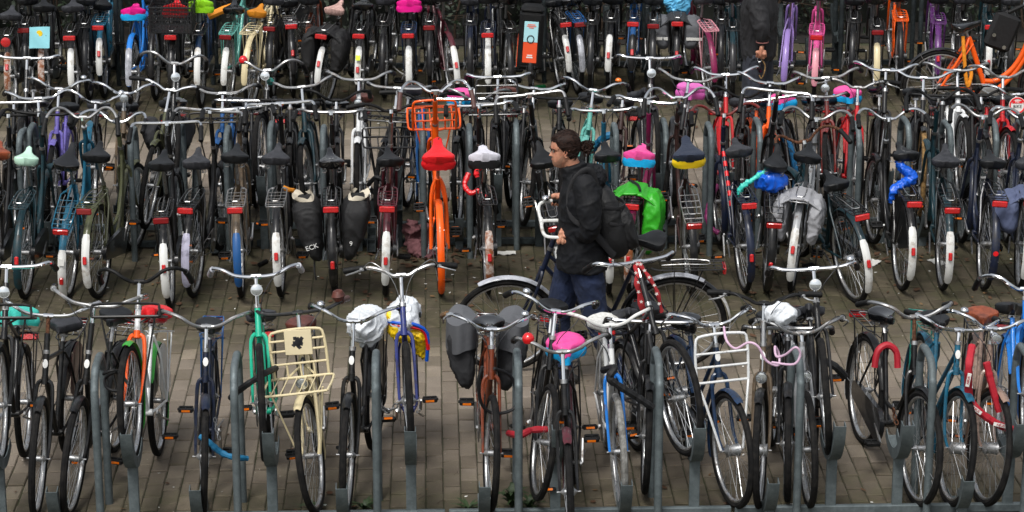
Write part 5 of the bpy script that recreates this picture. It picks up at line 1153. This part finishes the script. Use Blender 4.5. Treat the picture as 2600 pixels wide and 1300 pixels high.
sh = tag(obj('sheet', MB().grid(lambda u, v: (-.30 - .03 * u + .006 * math.sin(v * 5 + u * 4), (v - .5) * .19 + .012 * (u - .5), .88 - .20 * u), 10, 10).grid(lambda u, v: (-.297 - .03 * u + .006 * math.sin(v * 5 + u * 4), (v - .5) * .19 + .012 * (u - .5), .88 - .20 * u), 10, 10), 'sheet_cyan', None, Tt[2]['m']), 'pale blue printed sheet hanging behind a saddle at top left', 'sheet')
obj('print', MB().lathe([(.018, 0), (.030, 0), (.030, .001), (.018, .001)], 16, T((-.313, .0, .82)) @ RY(-PI / 2 + .15)), 'cv_yellow', sh)
t = tag(obj('plate', MB().box((0, 0, 0), (.008, .165, .155), bev=.003), 'plate_cream', None, A[7]['m'] @ A[7]['S'] @ T((.935 + .01, .01, .80 + .215)) @ RX(R_(-4)) @ RY(R_(-4))), 'square cream plate with dark emblem fixed to the cream front carrier', 'plate')
for k in range(14):
    a = 2 * PI * k / 14; r = .012 + .020 * (k % 3) / 2; obj('emblem_piece', MB().prism([(-.012, -.008), (.010, -.012), (.016, .006), (-.004, .013)], .0, .0016, RZ(PI / 2) @ T((0, 0, 0)) @ RY(rnd.uniform(0, 6))), 'decal_dark', t, T((.0045, r * math.cos(a), r * math.sin(a))))
# locks, chains, cloths
def cord(name, label, cat, m, pts, r, lnk=False, w=None, n=8, bumpy=.10):
    P = smooth(pts, 6); 
    if lnk:
        t = empty(name, T(P[0]), label, cat); L = 0; last = P[0]; k = 0; acc = 0
        for a, b_ in zip(P, P[1:]):
            acc += (b_ - a).length
            if acc > r * 2.9:
                d = (b_ - last).normalized(); mid = (b_ + last) / 2 - P[0]; q = d.to_track_quat('X', 'Z').to_matrix().to_4x4()
                obj('link', cm(('link', r), lambda: MB().tube([(r * 1.9 * math.cos(t_), r * 1.1 * math.sin(t_), 0) for t_ in np.linspace(0, 2 * PI, 11)[:-1]], r * .42, 6, close=True)), m, t, T(mid) @ q @ RX(PI / 2 * (k % 2))); k += 1; last = b_; acc = 0
        return t
    P = smooth(P, 3) if bumpy > .12 else P
    rr = [r * (1 + bumpy * (.8 * noise.noise(p * 45) + .45 * (1 - 2 * abs(noise.noise(p * 22))))) for p in P]
    return tag(obj(name, MB().tube(P, rr, n), m), label, cat)
def on(B, x, y, z, st=False): return (B['m'] @ (B['S'] if st else Matrix.Identity(4))) @ Vector((x, y, z))
def ap(x, y, Y): return at_y(x, y, Y)
d0 = YA
lk = cord('chain_lock', 'padded red chain lock with white patches draped over the rose grey bicycle', 'lock', 'lock_red', [ap(2468, 880, d0 + .05), ap(2460, 930, d0 - .08), ap(2460, 1000, d0 - .02), ap(2478, 1036, d0 - .06), ap(2515, 1066, d0 - .06), ap(2560, 1088, d0 - .05), ap(2610, 1095, d0 - .04)], .023, bumpy=.15)
cord('chain_lock', 'red strap of the padded lock running down right of the chrome lamp', 'lock', 'lock_red', [ap(2505, 920, d0 + .0), ap(2518, 975, d0 - .02), ap(2537, 1045, d0 - .04)], .021, bumpy=.15)
for x, y, Y, an in ((2459, 965, d0 - .135, 82), (2478, 1040, d0 - .11, -38), (2540, 1080, d0 - .10, -14)):
    p = ap(x, y, Y); q = empty('patch', T(p) @ RY(R_(-an)) @ RX(R_(-17)), None); q.parent = lk
    obj('label_patch', MB().box((0, 0, 0), (.085, .004, .024), bev=.0015), 'litter_white', lk, q.matrix_basis.copy()); text('ABUS', .021, 'lock_red', lk, q.matrix_basis @ T((0, -.004, 0)) @ RX(PI / 2)); bpy.data.objects.remove(q)
cord('ring_lock', 'red horseshoe lock across the rear wheel of the weathered black bicycle', 'lock', 'lock_red', [on(A[19], .355, -.075, .62), on(A[19], .34, -.06, .72), on(A[19], .33, 0, .76), on(A[19], .34, .06, .72), on(A[19], .355, .075, .62)], .021)
cord('chain_lock', 'blue padded chain lock through the front wheel of the dark navy bicycle', 'lock', 'lock_blue', [ap(508, 1108, d0), ap(530, 1122, d0 - .03), ap(560, 1148, d0 - .02), ap(590, 1160, d0 - .04), ap(628, 1164, d0 + .02)], .017, bumpy=.25)
cord('chain', 'short steel chain hanging beside the blue padded lock', 'chain', 'alloy', [ap(545, 1060, d0 + .1), ap(550, 1090, d0 + .08), ap(558, 1120, d0 + .05)], .008, lnk=True)
cord('chain_lock', 'black cloth covered chain lock slanting over the white and blue bicycle', 'lock', 'lock_black', [ap(1532, 940, d0 + .15), ap(1560, 935, d0 - .02), ap(1548, 960, d0 - .06), ap(1580, 985, d0 - .05), ap(1620, 1010, d0 - .02), ap(1658, 1035, d0 + .0)], .021, bumpy=.25)
cord('chain_lock', 'black fabric lock with white zigzag round the mint green fork', 'lock', 'lock_black', [ap(700, 935, d0 + .2), ap(672, 948, d0 - .04), ap(640, 968, d0 - .06), ap(615, 985, d0 - .02), ap(585, 1010, d0 + .1)], .019, bumpy=.2)
cord('cable_lock', 'pale pink cable lock looping between white carrier and grey hoop', 'lock', 'lock_pale', [ap(1838, 830, d0 + .05), ap(1845, 865, d0 - .05), ap(1868, 885, d0 - .08), ap(1900, 870, d0 - .1), ap(1925, 880, d0 - .12), ap(1945, 915, d0 - .12), ap(1975, 928, d0 - .12), ap(1978, 900, d0 - .08), ap(1968, 880, d0 - .1), ap(1972, 905, d0 - .14), ap(1995, 900, d0 - .18), ap(2020, 882, d0 - .22), ap(2032, 900, d0 - .22), ap(2015, 925, d0 - .22), ap(1960, 920, d0 - .15)], .0075, bumpy=0)
cord('chain', 'heavy steel chain between the slim black and cobalt blue bicycles', 'chain', 'alloy', [ap(965, 1030, d0 + .3), ap(985, 1045, d0 + .25), ap(1005, 1030, d0 + .2), ap(1040, 1008, d0 + .1)], .013, lnk=True)
cord('chain', 'rusty chain hanging at the head of the weathered black bicycle', 'chain', 'rusty', [ap(2268, 1035, d0 + .2), ap(2272, 1060, d0 + .2), ap(2280, 1085, d0 + .15)], .011, lnk=True)
cord('chain_lock', 'red cloth wrapped lock low between grey hoop and leaning black bicycle', 'lock', 'lock_red', [ap(1292, 1100, d0 + .2), ap(1320, 1105, d0 - .04), ap(1350, 1092, d0 - .02), ap(1390, 1090, d0 + .0)], .019, bumpy=.3)
cord('cable_lock', 'thick black cable coil wound between two black bicycles at front left', 'lock', 'lock_black', [ap(262, 950, d0), ap(290, 940, d0 - .02), ap(315, 955, d0 + .1), ap(300, 990, d0), ap(272, 985, d0), ap(268, 960, d0 + .1), ap(300, 945, d0), ap(325, 975, d0 + .1)], .009, bumpy=0)
cord('cable_lock', 'dark cable coil hanging on the copper bicycle', 'lock', 'lock_black', [ap(1225, 930, d0), ap(1215, 970, d0), ap(1225, 1030, d0 + .05), ap(1262, 1050, d0 + .1), ap(1310, 1030, d0 + .15), ap(1300, 960, d0 + .15), ap(1255, 935, d0 + .05)], .010, bumpy=0)
cord('chain_lock', 'black lock arm sticking out left of the weathered black bicycle', 'lock', 'lock_black', [ap(2090, 915, d0 + .3), ap(2120, 930, d0 + .3), ap(2145, 955, d0 + .35)], .022, bumpy=.2)
# star scarf on the leaning bicycle
sc_ = empty('scarf', T(ap(1619, 672, d0 - .3)), 'red scarf with white stars knotted round a stem and chrome handlebar', 'scarf')
o0 = sc_.matrix_local.translation.copy() if False else ap(1619, 672, d0 - .3); Q = lambda x, y, Y: ap(x, y, Y) - o0
Yb = (A[14]['m'] @ Vector((A[14]['bx'], 0, A[14]['bz']))).y
for pts in ([(1617, 665, 0), (1619, 710, -.05), (1627, 760, -.05), (1640, 810, -.04)], [(1621, 668, -.03), (1645, 700, -.05), (1668, 740, -.05), (1680, 790, -.03)]):
    P = [Q(x, y, Yb + dy) for x, y, dy in pts]
    c = obj('scarf_end', MB().tube(smooth(P, 5), [.020 + .006 * math.sin(k * 1.3) for k in range(16)], 9, sy=.55), 'scarf', sc_)
    for x0_, y0_, _ in [((1 - t_) * a[0] + t_ * b_[0], (1 - t_) * a[1] + t_ * b_[1], 0) for a, b_ in zip(pts, pts[1:]) for t_ in (.2, .7)]:
        p = Q(x0_ + rnd.uniform(-3, 3), y0_, Yb - .115); st_ = [((.013 if k % 2 == 0 else .006) * math.cos(k * PI / 5 + 1.5), (.013 if k % 2 == 0 else .006) * math.sin(k * PI / 5 + 1.5)) for k in range(10)]
        obj('star', MB().prism(st_, 0, .0015, RY(rnd.uniform(0, 1.2))), 'star_white', c, T(p + Vector((0, .028, 0))))
dF = YF
cord('chain_lock', 'bright blue cloth wrapped lock behind the walking man', 'lock', 'lock_blue', [ap(1500, 390, dF + 1.1), ap(1515, 365, dF + 1.05), ap(1545, 345, dF + 1.0), ap(1562, 352, dF + 1.0), ap(1556, 372, dF + 1)], .030, bumpy=.3)
cord('chain_lock', 'magenta braided lock hanging down beside the striped navy bicycle', 'lock', 'lock_magenta', [ap(1822, 470, dF + .2), ap(1805, 505, dF + .1), ap(1795, 545, dF + .05), ap(1803, 575, dF), ap(1825, 592, dF - .05)], .018, bumpy=.3)
cord('ribbon', 'red cloth tied round the frame of the bicycle with white and black saddle cover', 'cloth', 'cv_red', [ap(1190, 440, dF - .4), ap(1180, 470, dF - .45), ap(1195, 490, dF - .5), ap(1215, 485, dF - .5), ap(1235, 500, dF - .55)], .017, bumpy=.5)
cord('ribbon', 'red knot of cloth on the seat post under the white and black saddle cover', 'cloth', 'cv_red', [ap(1222, 425, dF - .7), ap(1210, 435, dF - .72), ap(1212, 450, dF - .74)], .016, bumpy=.5)
cord('cable_lock', 'thick sky blue tyre hanging behind the large black saddle', 'tyre', 'rubber_blue', [ap(1985, 348, dF + .6), ap(2005, 370, dF + .6), ap(2018, 420, dF + .6), ap(2020, 470, dF + .6), ap(2012, 520, dF + .6)], .026, bumpy=0)['label'] = 'curved sky blue padded cable behind the large black saddle'
cord('chain_lock', 'dark looped lock left of the burgundy bicycle', 'lock', 'lock_black', [ap(935, 470, dF), ap(955, 450, dF - .1), ap(975, 465, dF - .1), ap(955, 490, dF), ap(940, 480, dF)], .016, bumpy=.3)
cord('chain_lock', 'orange lock arm sticking out beside a plain dark saddle', 'lock', 'lock_orange', [ap(720, 476, dF - .7), ap(735, 482, dF - .72), ap(748, 484, dF - .74)], .018, bumpy=.1)
cord('padded_lock', 'thick mustard padded lock slanting across at the top left of centre', 'lock', 'lock_orange', [ap(530, 42, YT - .7), ap(560, 28, YT - .7), ap(598, 14, YT - .7)], .036, bumpy=.08)
cord('chain_lock', 'orange fabric lock hanging from the orange bicycle', 'lock', 'lock_orange', [ap(2445, 92, Yo - .06), ap(2448, 140, Yo - .08), ap(2452, 190, Yo - .08), ap(2458, 218, Yo - .08), ap(2466, 190, Yo - .06), ap(2462, 165, Yo - .04)], .017, bumpy=.2)
cord('flex_cable', 'loose pale cable looping beside the glossy pink saddle cover', 'cable', 'litter_white', [ap(1003, 140, YT - .6), ap(998, 165, YT - .6), ap(1018, 185, YT - .65), ap(1040, 195, YT - .7)], .006, bumpy=0)
t = empty('messenger_bag', T(ap(2545, 80, Yo + .25)), 'black messenger bag with metal eyelets behind the orange bicycle', 'bag')
obj('bag_body', MB().box((0, 0, 0), (.26, .09, .36), RY(R_(20)), bev=.03), 'canvas_black', t)
for p in ((-.09, -.062, -.02), (.01, -.062, -.14)): obj('eyelet', MB().lathe([(.010, 0), (.019, 0), (.019, .004), (.010, .004)], 12, T(p) @ RX(PI / 2)), 'chrome', t)
# round sticker sign at right edge
p = Bk[27]['m'] @ Vector((Bk[27]['bx'] + .08, .03, Bk[27]['bz'] - .06)); t = empty('round_sign', T(ap(2583, 268, p.y)) @ RX(R_(-12)), 'round red and white sign with lettering on a bicycle at the right edge', 'sign')
obj('disc', MB().lathe([(.001, -.003), (.07, -.003), (.07, .003), (.001, .003)], 26, RX(PI / 2)), 'litter_white', t)
obj('red_ring', MB().tube([(.060 * math.cos(a), -.004, .060 * math.sin(a)) for a in np.linspace(0, 2 * PI, 27)[:-1]], .007, 5, close=True), 'cv_red', t); obj('red_field', MB().box((0, -.0045, .028), (.085, .002, .022)), 'cv_red', t)
text('BIKE', .036, 'decal_dark', t, T((0, -.006, -.008)) @ RX(PI / 2)); text('MY', .026, 'decal_white', t, T((0, -.008, .028)) @ RX(PI / 2))
# badges on tails and tubes
def onball(): pass
obj('sticker', MB().lathe([(.001, 0), (.020, 0), (.020, .0015), (.001, .0015)], 14, T((-.384, 0, WR + .05)) @ RY(-PI / 2)), 'cv_red', F[23]['root'])
for B, z in ((F[3], .50), (Tt[12], .55)): obj('sticker', MB().box((-.352, 0, z + .02), (.004, .042, .05), RY(R_(22))), 'tape_lime' if B is Tt[12] else 'litter_white', B['root'])
b_ = text('SP', .018, 'decal_white', A[7]['root'], A[7]['S'] @ T((HT[0] + .058, 0, .868)) @ RY(R_(-17)) @ RZ(PI / 2) @ RX(PI / 2), 'head_badge_letters')
# pink stripes on the striped frame, red tape
for k in range(6):
    t_ = .1 + .14 * k; p = Vector((HT[0] + .015, 0, .885)).lerp(Vector((.415, 0, .445)), t_); q = (Vector((.415, 0, .445)) - Vector((HT[0] + .015, 0, .885))).normalized()
    obj('tape_band', MB().tube([p - q * .022, p + q * .022], .0160, 9), 'cv_red', F[17]['root'])
# big brown ball bell on the cream bicycle, green one on the far side
def ball(B, s, m, r=1.25, dx=0, k=.7):
    P = smooth(BARS[B['bt']], 4) if 'bt' in B else smooth(BARS['flat'], 4); q = P[int(len(P) * k)]
    obj('bell', MB().lathe([(.004, -.03), (.024, -.024), (.036, 0), (.024, .026), (.004, .034)], 14), m, B['root'], B['Bm'] @ T((q.x + dx, s * q.y, q.z + .04)) @ Matrix.Scale(r, 4))
ball(A[7], 1, 'saddle_brown', 1.2); ball(Bk[9], -1, 'paint_teal', 1.0); 
# red rag, litter, leaves, weeds
t = tag(obj('rag', evalmesh((lambda b: (limb(b, [(-.08, 0, .22), (-.07, .02, .10), (-.02, -.1, .03), (.08, -.14, .03)], [.05, .06, .05, .04], 10), limb(b, [(.04, 0, .2), (.03, .03, .08), (.02, -.06, .03)], [.04, .05, .05], 10), b)[2])(MB()), .010, 'rag', 1, fold(31, .02, (14, 14, 14))), 'rag', None, T(ap(1070, 630, dist(640)))), 'muddy burgundy rag on the ground left of the orange bicycle wheel', 'rag')
t.location.z = 0
tag(obj('grip', MB().tube([(0, 0, .018), (.0, .11, .018)], [.017, .019], 9), 'black_plastic', None, T(at_z(658, 678, 0)) @ RZ(-.5)), 'loose black rubber grip lying on the mossy bricks', 'grip')
tag(obj('drink_can', MB().lathe([(.022, 0), (.03, .006), (.03, .10), (.024, .112), (.02, .112)], 14, T((0, 0, .03)) @ RY(PI / 2)), 'glass_green', None, T(at_z(1358, 232, 0)) @ RZ(.4)), 'crushed green can lying near the tall delivery box', 'can')
for i, (x, y) in enumerate(((1284, 645), (2215, 670), (2380, 668))):
    tag(obj('litter', MB().grid(lambda u, v: ((u - .5) * .16, (v - .5) * .09, .012 + .012 * noise.noise(Vector((u * 4 + i, v * 4, i)))), 8, 7).grid(lambda u, v: ((u - .5) * .16, (v - .5) * .09, .008 + .012 * noise.noise(Vector((u * 4 + i, v * 4, i)))), 8, 7), 'litter_white', None, T(at_z(x, y, 0)) @ RZ(i)),
        ('crumpled white wrapper on the mossy bricks left of the walking man', 'torn white paper on the ground beside the teal leaning bicycle', 'small white scrap on the ground between two white tailed bicycles')[i], 'litter')
def scatter(n, fn, size, m, name, label, seed):
    r = random.Random(seed); b = MB()
    for i in range(n):
        x, y = fn(r); a = r.uniform(0, 6.3); s = size * r.uniform(.4, 1.3); tl = r.uniform(-.35, .35); c, d = math.cos(a), math.sin(a); k = r.uniform(.3, .8)
        pts = [(-1, 0, .0), (-.3, k, .12), (.5, k * .8, .05), (1, 0, .25), (.4, -k, .10), (-.4, -k * .9, .02)]
        vs = [(x + s * (p[0] * c - p[1] * d), y + s * (p[0] * d + p[1] * c), .006 + s * abs(p[2] + tl * p[1] + .2)) for p in pts]
        b.add(vs, [(0, 1, 5), (1, 2, 4, 5), (2, 3, 4)])
    o = obj(name, b.mesh(name, fix=False), m); tag(o, label, 'leaves', kind='stuff')
def rF(r): return (r.uniform(-5, 5.5), r.choice([r.gauss(19.0, .5), r.gauss(19.9, .7), r.gauss(14.5, .5), r.uniform(14, 25), r.gauss(25.7, .8)]))
scatter(620, rF, .030, 'leaf_brown', 'fallen_leaves', 'curled brown leaves scattered over the brick paving', 3); scatter(260, rF, .018, 'leaf_tan', 'leaf_scraps', 'small tan leaf scraps scattered over the brick paving', 4)
scatter(340, rF, .012, 'litter_white', 'litter_scraps', 'tiny pale scraps and butts on the brick paving', 5)
r = random.Random(9); b = MB()
for i in range(420):                                   # twigs and stems
    x, y = rF(r); a = r.uniform(0, 6.3); L = r.uniform(.02, .10); b.tube([(x, y, .008), (x + L * math.cos(a) * .5, y + L * math.sin(a) * .5, .012), (x + L * math.cos(a + .4), y + L * math.sin(a + .4), .008)], .0015, 3, cap=False)
tag(obj('twigs', b.mesh('twigs', fix=False), 'twig'), 'thin twigs scattered over the brick paving', 'twigs', kind='stuff')
pl = at_z(1060, 668, 0); scatter(150, lambda r: (r.gauss(pl.x, .30), r.gauss(pl.y + .1, .16)), .028, 'leaf_brown', 'leaf_pile', 'drift of red brown leaves round the muddy rag', 13)
pl2 = at_z(2180, 668, 0); scatter(90, lambda r: (r.gauss(pl2.x, .5), r.gauss(pl2.y + .2, .18)), .026, 'leaf_brown', 'leaf_drift', 'drift of brown leaves under the teal leaning bicycle', 14)
def weed(x, y, n, h, label, seed):
    r = random.Random(seed); b = MB(); p = at_z(x, y, 0); t = empty('weed', T(p), label, 'weed')
    for i in range(n):
        a = r.uniform(0, 6.3); l = h * r.uniform(.4, 1); rr = r.uniform(.02, .10); w_ = .006 + l * .07; c, d = math.cos(a), math.sin(a)
        vs = []
        for k in range(5): t_ = k / 4; q = rr * t_ ** 1.4 * 1.3; z = l * math.sin(t_ * 1.9) ; ww = w_ * math.sin(PI * min(.98, t_ * .9 + .08)); vs += [(q * c - ww * d, q * d + ww * c, z), (q * c + ww * d, q * d - ww * c, z)]
        b.add(vs, [(2 * k, 2 * k + 1, 2 * k + 3, 2 * k + 2) for k in range(4)])
    o = obj('foliage', b.mesh('foliage', fix=False), 'leaf_mid', t); o['kind'] = 'stuff'
for i, (x, y, n, h, l) in enumerate(((1300, 1292, 40, .14, 'green weed at the foot of the hoop left of the leaning black bicycle'), (925, 1296, 30, .06, 'low weed beside the hoop right of the slim black bicycle'), (1190, 1296, 24, .05, 'small weed under the copper bicycle at the bottom edge'),
                                     (1345, 1296, 26, .08, 'weed under the foremost black bicycle'), (790, 1290, 18, .05, 'small weed under the cream bicycle'))): weed(x, y, n, h, l, i)
# ------------------------------------------------------------------ hedge behind the rear racks; its unseen overhanging top is added for shade
r = random.Random(21)
def hedge(x0, x1, label, seed):
    r = random.Random(seed); t = empty('hedge', T(((x0 + x1) / 2, 28.5, 0)), label, 'hedge'); cx = (x0 + x1) / 2
    b = MB(); lf = MB(); dk = MB()
    n = int((x1 - x0) * 900)
    def leafq(B, x, y, z, s):
        nrm = Vector((r.gauss(0, .6), r.gauss(-.7, .5), r.gauss(.5, .6))).normalized(); u = nrm.orthogonal().normalized(); a = r.uniform(0, 6.3); u = Matrix.Rotation(a, 3, nrm) @ u; v = nrm.cross(u); p = Vector((x - cx, y - 28.5, z))
        B.add([p - u * s, p + v * s * .45 + nrm * s * .1, p + u * s, p - v * s * .45 + nrm * s * .1], [(0, 1, 2, 3)])
    for i in range(n):
        z = r.random() ** 1.2 * 2.3 + .02; x = r.uniform(x0, x1); fr = 27.95 - .32 * min(1, z / 1.2) + .28 * noise.noise(Vector((x * 1.3, z * 1.6, seed))); y = fr + abs(r.gauss(0, .16))  # front bulges forward with height, shaped to shade the visible foot
        if z < .5 and noise.noise(Vector((x * 1.1, 3, seed))) > .0 and r.random() < .85: continue
        leafq(lf if r.random() < .75 else dk, x, y, z, r.uniform(.02, .045))
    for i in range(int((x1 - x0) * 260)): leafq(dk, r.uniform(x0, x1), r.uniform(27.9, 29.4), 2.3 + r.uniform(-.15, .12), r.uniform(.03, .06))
    for i in range(int((x1 - x0) * 9)):
        x = r.uniform(x0, x1) - cx; y = r.uniform(-.6, .5); pts = [Vector((x, y, 0))]
        for k in range(5): pts.append(pts[-1] + Vector((r.gauss(0, .10), r.gauss(-.05, .07), r.uniform(.15, .4))))
        b.tube(smooth(pts, 2), [.016, .004], 5)
        for k in range(4):
            p = pts[r.randrange(1, 5)]; b.tube([p, p + Vector((r.gauss(0, .15), r.gauss(-.14, .1), r.uniform(-.05, .2))), p + Vector((r.gauss(0, .25), r.gauss(-.22, .1), r.uniform(-.02, .3)))], .0035, 4)
    o = obj('leaves', lf.mesh('leaves', fix=False), 'leaf_dark', t); o['kind'] = 'stuff'; o = obj('inner_leaves', dk.mesh('inner_leaves', fix=False), 'hedge_inner', t); o['kind'] = 'stuff'; o = obj('branches', b.mesh('branches', fix=False), 'twig', t); o['kind'] = 'stuff'
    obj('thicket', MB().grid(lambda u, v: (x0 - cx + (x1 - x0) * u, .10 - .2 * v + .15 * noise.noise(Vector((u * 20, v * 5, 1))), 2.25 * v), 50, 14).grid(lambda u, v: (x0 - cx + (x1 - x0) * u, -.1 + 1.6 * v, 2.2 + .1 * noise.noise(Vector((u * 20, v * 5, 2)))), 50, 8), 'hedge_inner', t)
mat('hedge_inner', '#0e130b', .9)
hedge(-8.5, -1.9, 'dark leafy hedge behind the rear row, left stretch', 1); hedge(-1.9, 3.2, 'dark leafy hedge behind the rear row, middle stretch', 2); hedge(3.2, 9.5, 'dark leafy hedge behind the rear row, right stretch with bare twigs', 3)
